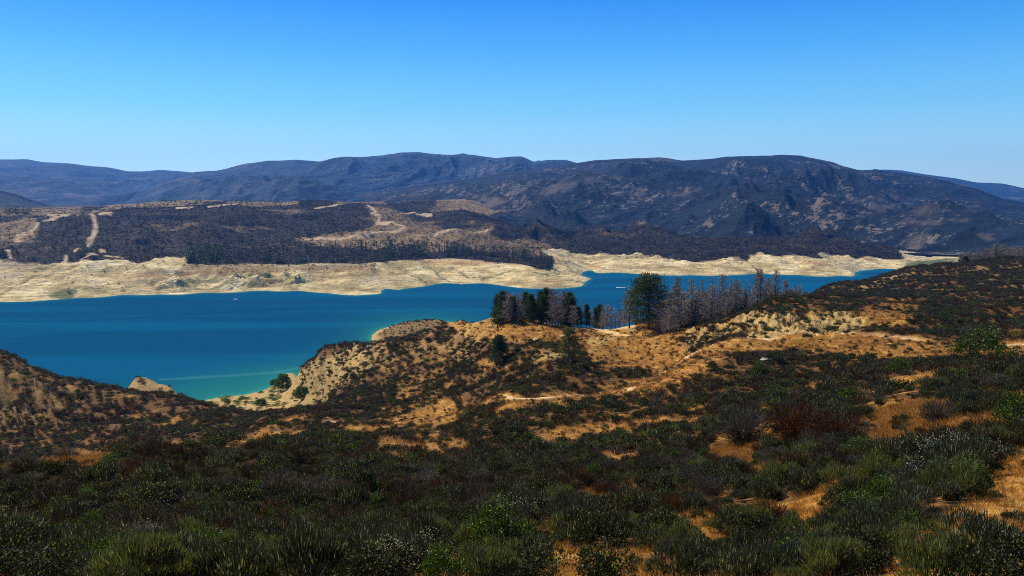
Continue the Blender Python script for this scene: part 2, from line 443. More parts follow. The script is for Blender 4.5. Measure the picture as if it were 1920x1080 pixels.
# bare ground, pale eroded bluffs and dirt tracks (polygons drawn on the survey photograph, laid on the ground)
wx = PX + 24 * fbm(X, Y, 9, 3, 40) * np.clip(60 / RR, 0.25, 3); wy = PY + 11 * fbm(X, Y, 7, 3, 50) * np.clip(60 / RR, 0.25, 3)
BARE = [
 ([(1920,850),(1860,890),(1815,950),(1745,1000),(1700,1040),(1650,1090),(2300,1090),(2300,850)],12,1.0),
 ([(1632,838),(1700,812),(1800,794),(1900,782),(1960,775),(1960,800),(1880,805),(1790,820),(1720,842),(1690,868),(1645,868)],8,1.0),
 ([(940,746),(1080,741),(1180,729),(1240,700),(1290,665),(1340,645),(1400,634),(1500,631),(1640,639),(1800,646),(2100,652),(2100,664),(1780,674),(1600,668),(1500,658),(1400,664),(1340,690),(1270,722),(1180,745),(1090,756),(1000,762)],6,1.0),
 ([(840,606),(930,598),(1000,602),(1180,614),(1240,614),(1300,622),(1260,640),(1290,655),(1240,690),(1150,692),(1110,680),(1090,650),(1000,636),(900,640),(860,622)],8,1.0),
 ([(1635,578),(1720,578),(1730,586),(1650,590)],4,1.0),([(1590,597),(1735,597),(1740,608),(1680,622),(1600,612)],5,0.8),
 ([(1850,566),(1950,560),(1950,572),(1860,574)],4,0.8),([(1830,592),(1950,590),(1950,600),(1840,602)],4,0.7),
 ([(1660,716),(1740,712),(1760,722),(1690,732),(1655,730)],5,1.0),([(1610,764),(1740,752),(1800,770),(1760,790),(1640,795)],8,0.9),
 ([(1820,744),(1950,742),(1950,758),(1830,756)],6,0.9),([(1345,850),(1405,850),(1410,868),(1355,868)],5,0.9),
 ([(115,852),(200,848),(215,862),(190,872),(130,866)],6,1.0),([(0,868),(110,868),(230,876),(120,884),(0,882)],6,0.7),
 ([(1000,1000),(1045,995),(1065,1045),(1015,1055)],9,1.0),([(1280,975),(1310,965),(1330,1000),(1300,1010)],8,0.9),([(1390,1045),(1440,1050),(1430,1090),(1380,1090)],8,0.9),([(1570,925),(1600,935),(1560,990),(1500,985)],9,0.8),([(1130,1040),(1190,1040),(1195,1080),(1140,1075)],8,0.9),([(1010,925),(1050,930),(1030,950)],6,0.8),([(1145,1052),(1175,1050),(1175,1068),(1145,1066)],5,0.9),
 ([(1310,975),(1340,970),(1400,1040),(1380,1070),(1340,1060),(1305,1010)],9,0.9),([(1340,930),(1370,935),(1360,960),(1330,950)],6,0.7),
 ([(1625,905),(1660,900),(1655,930),(1620,925)],5,0.8),([(1180,910),(1210,915),(1200,950),(1175,940)],6,0.7),
 ([(1480,958),(1540,950),(1545,970),(1490,975)],6,0.6),
 ([(430,845),(480,822),(560,806),(580,812),(500,830),(450,850)],5,0.9),([(270,835),(330,832),(390,840),(380,852),(300,848)],5,0.8),
 ([(520,790),(580,784),(585,796),(530,800)],5,0.7),
 ([(640,806),(700,796),(760,770),(840,760),(1000,748),(1000,764),(900,778),(840,800),(800,812),(700,815)],10,0.6),
 ([(700,846),(760,825),(820,815),(870,830),(900,850),(850,862),(790,850),(740,860)],12,0.55),
 ([(1000,822),(1060,806),(1140,798),(1160,804),(1080,822),(1030,835)],6,0.85),([(1130,796),(1240,786),(1320,782),(1320,792),(1220,802),(1140,812)],5,0.8),
 ([(760,700),(840,720),(860,745),(780,755),(740,730)],8,0.45),([(780,640),(860,650),(840,680),(760,690)],8,0.4),
 ([(1010,660),(1060,668),(1040,690),(1000,690)],5,0.5),([(900,688),(950,686),(955,698),(910,700)],4,0.8),
 ([(1000,1000),(1000,1000),(1001,1001)],2,0.0)]
spit0 = [(690,640),(700,622),(750,606),(835,600),(850,608),(780,625),(730,634)]
bare = np.zeros_like(X)
for poly, e_, w_ in BARE:
    bare = np.maximum(bare, soft_poly(wx, wy, poly, e_) * w_)
bare *= np.where(RR > 85, 0.50 + 0.62 * sstep(-0.28, 0.12, fbm(X, Y, 11, 5, 62, 0.6)), 0.62 + 0.5 * sstep(-0.3, 0.1, fbm(X, Y, 2.6, 4, 63, 0.6)))
bare = np.clip(bare, 0, 1)
scat = sstep(0.12, 0.34, fbm(X, Y, 16, 4, 61))
midz = sstep(105, 140, RR) * (1 - sstep(500, 560, RR))
bare = np.maximum(bare, scat * midz * 0.5)
bare = np.maximum(bare, sstep(0.3, 0.5, fbm(X, Y, 6, 4, 77)) * 0.5 * sstep(20, 40, RR))
bare = np.maximum(bare, sstep(0.16, 0.28, fbm(X, Y, 9, 4, 78)) * 0.9 * sstep(850, 1100, PX) * (1 - sstep(100, 140, RR)))
bare = np.maximum(bare, sstep(0.30, 0.40, fbm(X, Y, 7, 4, 79)) * 0.8 * (1 - sstep(850, 1100, PX)) * (1 - sstep(100, 140, RR)))
PALE = [([(545,745),(560,700),(600,674),(640,660),(700,648),(720,655),(690,690),(650,715),(610,742),(580,748)],8,0.95),
 ([(700,650),(800,650),(850,640),(900,612),(930,608),(900,650),(860,680),(800,660),(700,690)],14,0.3),
 ([(1375,604),(1420,592),(1470,587),(1530,589),(1590,598),(1620,615),(1605,631),(1500,629),(1400,625)],6,1.0),
 ([(1290,625),(1340,612),(1400,618),(1345,632),(1300,650),(1285,650)],6,0.6),
 ([(1100,640),(1130,622),(1160,622),(1150,640),(1110,655)],5,0.6),
 ([(1000,660),(1080,660),(1080,680),(1000,672)],5,0.6),
 ([(0,700),(60,720),(130,740),(150,760),(60,790),(0,800)],16,0.28),
 ([(380,757),(460,735),(545,698),(562,700),(560,740),(602,742),(575,762),(520,774),(420,770)],5,1.0),
 ([(225,716),(290,708),(335,735),(330,745),(230,732)],8,0.7),
 ([(690,640),(700,622),(750,606),(835,600),(850,608),(780,625),(730,634)],5,0.6),
 ([(1600,545),(1640,528),(1700,512),(1760,500),(1700,522),(1650,540),(1610,550)],4,0.55),
 ([(1820,500),(1930,495),(1930,545),(1850,540),(1800,520)],10,0.22),
 ([(1800,550),(1830,546),(1840,556),(1810,560)],4,0.9),([(1500,550),(1545,546),(1545,554),(1500,556)],3,0.9)]
pale = np.zeros_like(X)
for poly, e_, w_ in PALE:
    pale = np.maximum(pale, soft_poly(wx, wy, poly, e_) * w_)
cove = soft_poly(PX, PY, PALE[7][0], 5)
spitm = np.maximum(soft_poly(PX, PY, PALE[9][0], 6), soft_poly(PX, PY, PALE[8][0], 6))
pale *= np.where((spitm > 0.3) & (PX > 600), 0.45, 1.0)
pale = np.maximum(pale, sstep(5, 2.0, Z0 + 2.0 * fbm(X, Y, 12, 3, 66)) * (RR > 380))
ROADS = [([(946,600),(1000,606),(1080,613),(1150,620),(1185,628)],1.4),([(1140,611),(1188,613)],3.5),([(1086,605),(1110,612),(1140,616)],2.0),
 ([(930,748),(1080,742),(1180,730),(1240,700),(1290,665),(1340,645),(1400,633),(1500,630.5),(1640,638),(1800,645),(2000,650)],1.3),
 ([(1000,636),(1035,634),(1060,627)],1.2),([(1888,990),(1905,960),(1930,930)],2.0),([(1760,1050),(1830,1020),(1888,990)],2.2),([(560,812),(620,796),(700,790)],1.5)]
road = np.zeros_like(X)
for pl, w_ in ROADS:
    road = np.maximum(road, np.clip(1.6 - line_dist(PX, PY, pl) / w_, 0, 1))
road *= np.where(RR < 30, 0.5, 1.0)
road *= 0.55 + 0.45 * sstep(-0.3, 0.2, fbm(X, Y, 5, 3, 5))
# relief: rills on the pale bluffs, gullies and hummocks elsewhere
far1 = sstep(60, 220, RR)
rill = soft_poly(PX, PY, PALE[0][0], 20) + soft_poly(PX, PY, PALE[2][0], 14) + soft_poly(PX, PY, PALE[6][0], 20) + soft_poly(PX, PY, PALE[3][0], 12) + soft_poly(PX, PY, PALE[1][0], 15) * 0.6
rill = np.clip(rill, 0, 1)
flat = np.clip(road * 1.0 + cove * 0.6, 0, 1)
dz = (fbm(X, Y, 70, 3, 1) * 3.0 * far1 * sstep(0, 12, Z0) + fbm(X, Y, 14, 4, 2) * 0.9 * sstep(12, 80, RR) + fbm(X, Y, 3.2, 4, 3) * 0.28 * sstep(4, 20, RR)
      - (ridged(X, Y, 38, 4, 11) - 0.4) * 3.0 * far1 * sstep(2, 15, Z0) * (1 - sstep(500, 900, RR)))
warp = fbm(X, Y, 14, 3, 21) * 9
dz = dz + (ridged(X, Y * 0.7, 26, 4, 15, 0.6, 1.3) - 0.6) * np.where(PX > 600, 4.0, 1.5) * spitm * sstep(0.5, 4, Z0)
dz = dz + (ridged(X + warp, Y * 0.6 + warp * 0.5, 7.0, 4, 13, 0.6, 1.4) - 0.5) * 3.6 * rill
dz *= (1 - 0.85 * flat)
sil_keep = sstep(700, 1000, RR)
Z = Z0 + dz * (1 - sil_keep)
Z = np.where((Z0 < -1) , np.minimum(Z, Z0 * 0.6), Z)
# close the circle behind the photographer with a coarse fan
th_b = np.linspace(EDGE, 2 * math.pi - EDGE, 50)[1:-1]
tb = (th_b - EDGE) / (2 * math.pi - 2 * EDGE)
Zb = Z[:, -1:] * (1 - tb)[None] + Z[:, :1] * tb[None]
r1 = np.exp(lr)[:, None]
Xa = np.concatenate([X, r1 * np.sin(th_b)[None]], 1); Ya = np.concatenate([Y, r1 * np.cos(th_b)[None]], 1); Za = np.concatenate([Z, Zb], 1)
def padb(a): return np.concatenate([a, np.full((NRF, len(th_b)), 0.3)], 1)
nc = Xa.shape[1]
fc = grid_faces(NRF, nc)
i = np.arange(NRF - 1) * nc
wrap = np.stack([i + nc - 1, i + 2 * nc - 1, i + nc, i], -1)[:, ::-1]
cen = len(Xa.ravel())
V = np.concatenate([np.stack([Xa, Ya, Za], -1).reshape(-1, 3), [[0, 0, 128.35]]])
k_ = np.arange(nc)
fan = np.stack([np.full(nc, cen), (k_ + 1) % nc, k_], -1)
def att(a): return np.concatenate([padb(a).ravel(), [0.3]])
me = mesh_np('hillside', V, [np.concatenate([fc, wrap]), fan], True, {'bare': att(bare), 'pale': att(pale), 'road': att(road)})
tag(obj('hillside', me, MAT_SOIL), kind='structure')

lr0, dlr = lr[0], lr[1] - lr[0]; dth = th_f[1] - th_f[0]
def bil(G, th, r):
    a = np.clip((np.log(r) - lr0) / dlr, 0, NRF - 1.001); b = np.clip((th + EDGE) / dth, 0, NCF - 1.001)
    i = a.astype(int); j = b.astype(int); fa = a - i; fb = b - j
    return (G[i, j] * (1 - fa) * (1 - fb) + G[i + 1, j] * fa * (1 - fb) + G[i, j + 1] * (1 - fa) * fb + G[i + 1, j + 1] * fa * fb)
SL = (Z - H) / RR
RUN = np.maximum.accumulate(SL, axis=0)     # running horizon, to leave out what no step to the side could show
def near_z(x, y):
    x = np.atleast_1d(np.asarray(x, float)); y = np.atleast_1d(np.asarray(y, float))
    return bil(Z, np.arctan2(x, y), np.hypot(x, y))
def hit_near(px, py):
    """ground point of the near hillside seen at that pixel"""
    th, s = ray(px, py)
    j = int(np.clip(round((th + EDGE) / dth), 0, NCF - 1))
    k = np.argmax(SL[:, j] >= s)
    if SL[k, j] < s: k = int(np.argmax(SL[:, j]))
    r = RR[k, j]
    return r * math.sin(th), r * math.cos(th), float(Z[k, j])

# ------------------------------------------------------------------ far shore and middle hills
KF = []
def wl_pts(lst, back=0.90):
    for px, py in lst:
        KF.append((px, py, None)); r = 130 / max(py - 380, 1) * F      # distances in the lists run along the view axis
        KF.append((px, 'z', -9, r * back))
wl_pts([(-200,570),(0,566),(100,562),(150,558),(230,553),(300,552),(380,549),(480,545),(560,545),(620,550),(690,552.5),(715,549)])
wl_pts([(760,541),(830,531),(900,531),(960,538),(1020,541),(1075,539)])
wl_pts([(1108,507),(1150,511),(1200,514),(1300,516),(1420,513),(1500,516),(1580,517)], 0.93)
wl_pts([(1630,506),(1665,504)], 0.95)
KF += [(727,'z',-3,1166),(742,'z',-3,1150),(722,'z',-1.5,1195),(745,543.5,None),(1094,534,1272),(1103,'z',-4,1290),(1112,'z',-3,1420),(1100,520,1400),(1112,'z',-2,1480),(1608,'z',-3,1475),(1600,515,1440),
 (-200,520,1200),(-200,490,1320),(-200,440,1700),(-200,400,2100),(-200,388,3000),(-200,384,6500),
 (0,545,1110),(0,520,1200),(0,493,1300),(0,455,1500),(0,430,1700),(0,402,2000),(0,396,2200),(0,389,3000),(0,385,6500),
 (80,525,1180),(80,492,1320),(80,440,1620),(80,405,1950),(80,396,2250),
 (150,530,1150),(150,489,1330),(150,465,1450),(150,425,1750),(150,404,1950),(150,394,2400),(150,388,3000),(150,384,6500),
 (300,515,1220),(300,486,1370),(300,455,1550),(300,420,1800),(300,393,2100),(300,386,2300),(300,379,2800),(300,'z',110,4500),
 (420,522,1240),(420,505,1290),(420,497,1340),(420,478,1470),(420,455,1600),(420,430,1750),(420,395,2100),(420,383,2300),(420,376,2700),(420,'z',110,4000),
 (560,520,1230),(560,503,1310),(560,497,1350),(560,472,1560),(560,455,1660),(560,430,1850),(560,400,2100),(560,378,2350),(560,'z',125,2800),(560,'z',100,4000),
 (640,522,1230),(640,500,1320),(640,494,1370),(640,472,1570),(640,452,1700),(640,440,1780),(640,420,1950),(640,386,2400),(640,378,2600),(640,'z',100,4000),
 (700,525,1250),(700,495,1370),(700,470,1600),(700,440,1800),(700,400,2300),
 (760,512,1320),(760,497,1400),(760,489,1450),(760,470,1600),(760,446,1850),(760,426,1950),(760,410,2300),(760,395,2600),(760,382,2900),
 (880,512,1370),(880,490,1480),(880,470,1650),(880,450,1800),(880,425,2000),(880,400,2400),(880,378,2900),
 (1000,522,1290),(1000,505,1360),(1000,482,1550),(1000,462,1800),(1000,440,2000),(1000,400,2600),(1000,375,3100),
 (1060,515,1340),(1060,500,1420),(1045,476,1600),
 (1150,482,1650),(1150,470,1800),(1150,440,2100),(1150,400,2700),(1150,370,3200),
 (1300,487,1580),(1300,470,1750),(1300,440,2100),(1300,400,2700),(1300,365,3200),
 (1420,480,1600),(1420,465,1750),(1420,440,2100),(1420,400,2700),(1420,362,3200),
 (1560,496,1520),(1560,484,1600),(1560,460,1850),(1560,430,2200),(1560,400,2700),(1560,362,3200),
 (1630,488,1680),(1630,470,1850),(1630,440,2200),(1630,400,2800),
 (1700,'z',5,1600),(1700,485,1750),(1700,475,1900),(1700,450,2300),(1700,420,2800),(1700,375,3300),
 (1750,'z',6,1600),(1750,487,1800),(1850,'z',8,1500),(1900,'z',8,1300),(1760,'z',9,2100),(1760,'z',7,1850),(1850,472,2000),(1850,460,2200),(1850,440,2700),(1850,390,3300),
 (2000,470,1900),(2000,450,2200),(2000,430,2700),(2000,400,3300),(2200,470,1900),(2200,430,2700)]
for px in (700, 1000, 1300, 1600, 1900, 2200):
    KF.append((px, 'z', 60, 5500))
for px in (1000, 1300, 1600, 1900, 2200):
    KF.append((px, 'z', 110, 4000))
for px in (-300, 0, 400, 800):
    KF.append((px, 'z', -20, 880))
for px in (1200, 1600, 2000):
    KF.append((px, 'z', -20, 1150))
far_tps = TPS(KF)
NCG, NRG = 950, 620
th_g = np.linspace(-EDGE, EDGE, NCG)
lg = np.concatenate([np.linspace(math.log(900), math.log(3400), 540), np.linspace(math.log(3400), math.log(7000), 81)[1:]])
THg, RG = np.meshgrid(th_g, np.exp(lg))
SG = far_tps(THg, RG)
XG, YG = RG * np.sin(THg), RG * np.cos(THg)
ZG0 = H + SG * RG
PXG, PYG = proj(XG, YG, ZG0)
up = sstep(2, 22, ZG0)
hills = sstep(30, 60, ZG0)
wr = fbm(XG, YG, 160, 3, 90) * 90
rt_ = sstep(850, 1050, PXG)
dzg = (ridged(XG + wr, YG * 0.7 - wr, 380, 5, 91, 0.5, 1.3) - 0.62) * (34 + 60 * rt_) * hills * (1 - sstep(3000, 3400, RG))
dzg += -rt_ * sstep(2150, 2700, RG) * 90 + fbm(XG, YG, 45, 4, 92) * 5 * hills
dzg += (ridged(XG + wr * 0.4, YG * 0.6, 85, 4, 93, 0.55, 1.2) - 0.62) * 13 * up * (1 - hills) + fbm(XG, YG, 16, 3, 94) * 1.8 * up
# the wooded terrace stays level
FOREST = [(350,494),(480,493),(640,492),(700,491),(790,484),(900,486),(990,500),(1036,503),(1036,488),(990,478),(900,466),(820,458),(720,460),(640,466),(560,462),(500,462),(420,474),(355,480)]
lev = soft_poly(PXG, PYG, FOREST, 14)
left = sstep(760, 500, PXG)
dzg *= 1 - 0.9 * lev
# far-left ridge tops must not hide the mountains
dzg = np.where((PYG < 400) & (PXG < 760), dzg * 0.35, dzg)
# stepped wave-cut benches of the drawdown band
step = ZG0 + dzg
bench = np.round(step / 2.2) * 2.2
band = sstep(0.5, 2, step) * (1 - sstep(24, 30, step))
step = step + (bench - step) * 0.75 * band
# low sandstone ledges on the left shore
led = soft_poly(PXG, PYG, [(230,545),(260,528),(420,518),(560,514),(600,520),(540,530),(400,545)], 6)
step = step + led * (ridged(XG * 0.3, YG, 30, 3, 97) - 0.45) * 15
ZG = np.where(ZG0 < 0, np.minimum(ZG0, -0.4), np.maximum(step, np.minimum(0.25 * ZG0 + 0.15, 4)))
wxg = PXG + 10 * fbm(XG, YG, 80, 3, 44); wyg = PYG + 4 * fbm(XG, YG, 60, 3, 45)
tanpoly = [(-300,600),(-300,492),(0,492),(90,491),(150,487),(220,490),(260,485),(345,483),(352,498),(480,497),(640,495),(700,494),(790,488),(880,488),(980,498),(1000,506),(1034,507),(1042,488),(1036,478),(1010,470),(1030,467),(1090,473),(1150,478),(1230,480),(1290,487),(1400,487),(1408,478),(1440,474),(1480,478),(1560,487),(1540,478),(1580,478),(1640,486),(1700,487),(1690,472),(1750,474),(1795,480),(1795,500),(1700,560),(1200,640),(0,640)]
tan = soft_poly(wxg, wyg, tanpoly, 2.5)
tan = np.maximum(tan, sstep(7, 3, ZG0))
tan = np.where(RG > 2600, 0, tan)
terr = soft_poly(wxg, wyg, [(345,499),(480,499),(640,497),(700,496),(705,501),(640,504),(520,508),(420,512),(330,514)], 3)
tan = tan * (1 - 0.75 * terr)
brown = np.zeros_like(tan)
for poly, e_, w_ in [
 ([(560,446),(620,438),(700,436),(760,432),(800,440),(850,462),(820,470),(720,462),(640,462),(590,456)],6,1),
 ([(690,390),(730,392),(760,410),(850,435),(840,445),(790,438),(720,436),(690,432),(710,415)],8,0.75),
 ([(820,440),(880,425),(925,422),(910,432),(860,446),(850,452)],5,0.9),([(860,450),(960,440),(1020,450),(1030,465),(980,478),(900,468)],10,0.6),
 ([(170,398),(230,376),(420,374),(560,370),(560,379),(470,386),(420,378),(330,384),(250,388)],3,0.95),
 ([(-300,396),(100,392),(150,389),(150,398),(0,402),(-300,404)],3,0.8),([(0,420),(60,408),(70,420),(60,440),(0,440)],6,0.9),([(-100,445),(60,450),(62,456),(-100,458)],3,0.9),
 ([(620,376),(720,372),(720,380),(640,382)],3,0.8),([(815,378),(860,370),(920,372),(960,382),(880,390),(820,386)],4,0.9),
 ([(970,470),(1030,462),(1035,476),(1000,480)],5,0.6)]:
    brown = np.maximum(brown, soft_poly(wxg, wyg, poly, e_) * w_)
brown = np.maximum(brown, terr)
brown = np.maximum(brown, 0.65 * sstep(0.20, 0.45, fbm(XG, YG, 170, 5, 71)) * hills)
rd = np.zeros_like(tan)
for pl, w_ in [([(172,404),(178,415),(180,430),(172,448),(166,456)],3.6),([(28,445),(35,438),(60,434),(75,420),(95,414),(130,406),(150,402)],2.0),([(28,445),(35,450),(40,445)],2),
 ([(90,401),(130,401),(136,404)],1.3),([(184,403),(210,399)],1.4),([(150,486),(170,478),(190,476),(230,481)],1.2),([(120,487),(124,478)],3),([(12,470),(28,486)],2.2),([(140,468),(147,464)],2.5),([(188,464),(196,466)],2),
 ([(390,389),(420,385),(445,382)],1.0),([(330,388),(360,387)],1.0),([(590,388),(640,384)],1.0),
 ([(690,386),(705,398),(697,405),(712,412),(706,418),(735,423),(760,428),(745,434),(700,436),(670,440),(570,446)],1.5),
 ([(750,401),(780,403),(810,403)],1.0),([(705,466),(715,461),(725,463)],2.0),([(815,442),(850,436),(880,430),(915,424)],1.0),([(795,487),(850,485),(870,488),(900,489)],0.9)]:
    rd = np.maximum(rd, np.clip(1.7 - line_dist(PXG, PYG, pl) / w_, 0, 1))
red = np.zeros_like(tan)
for pl, w_ in [([(230,516),(330,515),(420,511),(520,507),(620,504),(700,502)],2.2),([(985,528),(1010,531),(1040,529)],3.0),([(800,491),(870,490),(930,492)],2.5),([(1480,490),(1540,493)],2.0)]:
    red = np.maximum(red, np.clip(1.5 - line_dist(wxg, wyg, pl) / w_, 0, 1) * 0.5)
green = np.maximum(soft_poly(wxg, wyg, [(1700,494),(1760,488),(1790,488),(1790,502),(1700,506)], 4), 0)
green = np.maximum(green, soft_poly(wxg, wyg, [(90,556),(120,542),(140,545),(130,562)], 3) * 0.9)
for pl in ([(905,525),(930,515),(955,508)], [(770,510),(790,522),(800,535)], [(800,500),(830,520),(845,530)], [(0,552),(30,535),(80,515)], [(255,490),(280,508)], [(340,526),(420,518),(560,516)], [(270,540),(380,538),(500,534)], [(1000,512),(1030,514)], [(860,510),(880,520)]):
    green = np.maximum(green, np.clip(1.4 - line_dist(wxg, wyg, pl) / 1.8, 0, 1) * 0.75)
grey = soft_poly(wxg, wyg, [(0,0)] * 3, 1)
me = mesh_np('far_shore', np.stack([XG, YG, ZG], -1).reshape(-1, 3), grid_faces(NRG, NCG), True,
             {'tan': tan, 'brown': brown, 'road': rd, 'red': red, 'green': green})
tag(obj('far_shore_and_hills', me, MAT_SHORE), kind='structure')
dthg = th_g[1] - th_g[0]
def far_idx(th, r):
    i = np.clip(np.searchsorted(lg, np.log(r)), 0, NRG - 1); j = np.clip(np.round((th + EDGE) / dthg).astype(int), 0, NCG - 1)
    return i, j
def far_z(x, y):
    x = np.atleast_1d(np.asarray(x, float)); y = np.atleast_1d(np.asarray(y, float))
    i, j = far_idx(np.arctan2(x, y), np.hypot(x, y)); return ZG[i, j]
SLG = (ZG - H) / RG
RUNG = np.maximum.accumulate(SLG, axis=0)
def hit_far(px, py):
    th, s = ray(px, py); j = int(np.clip(round((th + EDGE) / dthg), 0, NCG - 1))
    k = np.argmax(SLG[:, j] >= s)
    if SLG[k, j] < s: k = int(np.argmax(SLG[:, j]))
    r = RG[k, j]; return r * math.sin(th), r * math.cos(th), float(ZG[k, j])

# ------------------------------------------------------------------ mountains
def ridge(name, pts, r0, rb, R1, z0, mat, relief, wl, seed, ncol=700, nrow=260, power=0.85, tanpolys=()):
    xs = np.array([p[0] for p in pts], float)
    ths = []; zs = []
    for p in pts:
        th, s = ray(p[0], p[1]); ths.append(th); zs.append(H + s * R1)
    th = np.linspace(min(ths), max(ths), ncol)
    zr = np.interp(th, ths, zs)
    kern = np.hanning(9); kern /= kern.sum()
    zr = np.convolve(np.pad(zr, 4, 'edge'), kern, 'valid')
    u = np.concatenate([np.linspace(0, 1, nrow), 1 + np.linspace(0, 1, 40)[1:]])
    U, T = np.meshgrid(u, th, indexing='ij')
    RRm = np.where(U <= 1, r0 + (R1 - r0) * U, R1 + (rb - R1) * (U - 1))
    ZR = np.broadcast_to(zr[None], U.shape)
    x, y = RRm * np.sin(T), RRm * np.cos(T)
    prof = np.where(U <= 1, np.clip(U, 0, 1) ** power, 1 - (U - 1) ** 1.2)
    z = z0 + (ZR - z0) * prof
    w = fbm(x, y, wl * 1.4, 3, seed + 7) * wl * 0.5
    er = ridged(x + w, y * 0.62 + w * 0.5, wl, 6, seed, 0.5, 1.25)
    hgt = np.clip((ZR - z0) / max(max(zs) - z0, 1), 0.15, 1)
    keep = np.where(U <= 1, np.minimum(1, (1 - U) * 4.0), 0.25)
    dz = (er - 0.62) * relief * hgt * np.maximum(keep, 0.06) * sstep(0.0, 0.1, U)
    z = z + dz
    # keep every spur below the line of sight to the crest
    zc = H + (ZR - H) * RRm / R1 - 6
    ex = z - zc; soft = zc - 12 * np.log1p(np.exp(np.clip(-ex / 12, -30, 30)))
    z = np.where(U < 0.96, soft, z)
    px, py = proj(x, y, z)
    tn = np.zeros_like(z)
    for poly, e_, w_ in tanpolys:
        tn = np.maximum(tn, soft_poly(px + 8 * fbm(x, y, wl * 0.3, 3, 3), py + 4 * fbm(x, y, wl * 0.25, 3, 4), poly, e_) * w_)
    tn *= 0.6 * sstep(-0.1, 0.3, fbm(x, y, wl * 0.16, 4, seed + 30))
    me = mesh_np(name, np.stack([x, y, z], -1).reshape(-1, 3), grid_faces(*z.shape)[:, ::1], True, {'tan': tn})
    return tag(obj(name, me, mat), kind='structure')
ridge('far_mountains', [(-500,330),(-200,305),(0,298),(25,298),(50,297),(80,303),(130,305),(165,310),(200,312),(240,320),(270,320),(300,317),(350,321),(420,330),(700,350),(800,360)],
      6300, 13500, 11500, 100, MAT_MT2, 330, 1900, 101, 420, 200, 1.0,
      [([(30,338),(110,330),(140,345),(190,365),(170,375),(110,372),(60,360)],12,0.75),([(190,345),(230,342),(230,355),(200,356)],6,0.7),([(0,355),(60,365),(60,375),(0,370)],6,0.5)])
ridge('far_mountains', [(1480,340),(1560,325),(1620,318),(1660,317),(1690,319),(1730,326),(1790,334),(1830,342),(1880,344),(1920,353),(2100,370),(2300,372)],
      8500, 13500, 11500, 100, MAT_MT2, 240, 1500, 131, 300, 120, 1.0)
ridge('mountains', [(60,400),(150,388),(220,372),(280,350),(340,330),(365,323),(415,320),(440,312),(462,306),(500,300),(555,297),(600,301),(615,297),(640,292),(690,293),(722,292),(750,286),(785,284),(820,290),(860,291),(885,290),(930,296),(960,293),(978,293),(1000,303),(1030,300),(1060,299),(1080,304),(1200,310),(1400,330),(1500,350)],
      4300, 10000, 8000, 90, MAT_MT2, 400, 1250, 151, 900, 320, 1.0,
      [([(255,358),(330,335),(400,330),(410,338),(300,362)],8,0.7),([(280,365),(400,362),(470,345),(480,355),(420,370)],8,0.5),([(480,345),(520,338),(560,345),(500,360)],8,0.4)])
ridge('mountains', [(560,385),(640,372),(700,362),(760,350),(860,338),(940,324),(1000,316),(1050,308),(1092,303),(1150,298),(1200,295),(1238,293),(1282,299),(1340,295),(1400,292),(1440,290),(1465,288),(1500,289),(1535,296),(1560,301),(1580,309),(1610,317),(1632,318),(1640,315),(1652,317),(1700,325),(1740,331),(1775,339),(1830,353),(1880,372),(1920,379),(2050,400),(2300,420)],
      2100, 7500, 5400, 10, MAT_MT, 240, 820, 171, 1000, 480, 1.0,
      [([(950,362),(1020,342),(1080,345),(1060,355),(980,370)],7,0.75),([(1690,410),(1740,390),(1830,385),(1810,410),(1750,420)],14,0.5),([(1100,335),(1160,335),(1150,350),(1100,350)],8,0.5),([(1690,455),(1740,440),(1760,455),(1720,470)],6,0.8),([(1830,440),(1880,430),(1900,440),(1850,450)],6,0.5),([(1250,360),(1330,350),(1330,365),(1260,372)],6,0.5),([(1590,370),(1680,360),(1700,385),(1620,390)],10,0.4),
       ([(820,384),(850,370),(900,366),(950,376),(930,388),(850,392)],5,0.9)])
ridge('foothills', [(-500,330),(-200,345),(-60,350),(0,356),(30,364),(70,378),(110,389),(150,400)], 3600, 5200, 4500, 95, MAT_MT, 60, 500, 191, 160, 90, 1.0)
ridge('foothills', [(1700,500),(1740,482),(1790,466),(1840,455),(1880,447),(1920,440),(2050,425),(2300,420)], 2100, 3300, 2700, 0, MAT_MT, 40, 300, 211, 220, 110, 1.0)

# lake bed and surrounding lowland sheet, reaching the horizon below everything
g = 26000.0
me = mesh_np('lowland', [(-g, -6000, -32), (g, -6000, -32), (g, 14500, -32), (-g, 14500, -32)], np.array([[0, 1, 2, 3]]), False,
             {'tan': [0] * 4})
tag(obj('ground', me, MAT_MT), kind='structure')

# ------------------------------------------------------------------ lake
NCW, NRW = 700, 420
thw = np.linspace(-EDGE, EDGE, NCW); lw = np.linspace(math.log(330), math.log(2300), NRW)
TW, RW = np.meshgrid(thw, np.exp(lw))
xw, yw = RW * np.sin(TW), RW * np.cos(TW)
zn = bil(Z, TW, np.minimum(RW, 1249)); zn = np.where(RW > 1100, -30, zn)
ii, jj = far_idx(TW, RW); zf = np.where(RW < 905, -30, ZG[ii, jj])
land = (np.maximum(zn, zf) > -0.2).astype(float)
def blur(a, n):
    k = np.ones(2 * n + 1) / (2 * n + 1)
    a = np.apply_along_axis(lambda q: np.convolve(np.pad(q, n, 'edge'), k, 'valid'), 0, a)
    return np.apply_along_axis(lambda q: np.convolve(np.pad(q, n, 'edge'), k, 'valid'), 1, a)
nearland = (zn > -0.2).astype(float)
shal = np.clip(blur(blur(land, 2), 2) * 1.0 + blur(blur(nearland, 7), 7) * 0.75, 0, 0.85)
shal *= 0.85 + 0.3 * fbm(xw, yw, 60, 3, 9)
turb = blur(blur(nearland, 34), 34) * 2.0 + sstep(760, 500, RW) * 0.35 + 0.12 * fbm(xw, yw, 200, 3, 12)
pxw, pyw = proj(xw, yw, xw * 0)
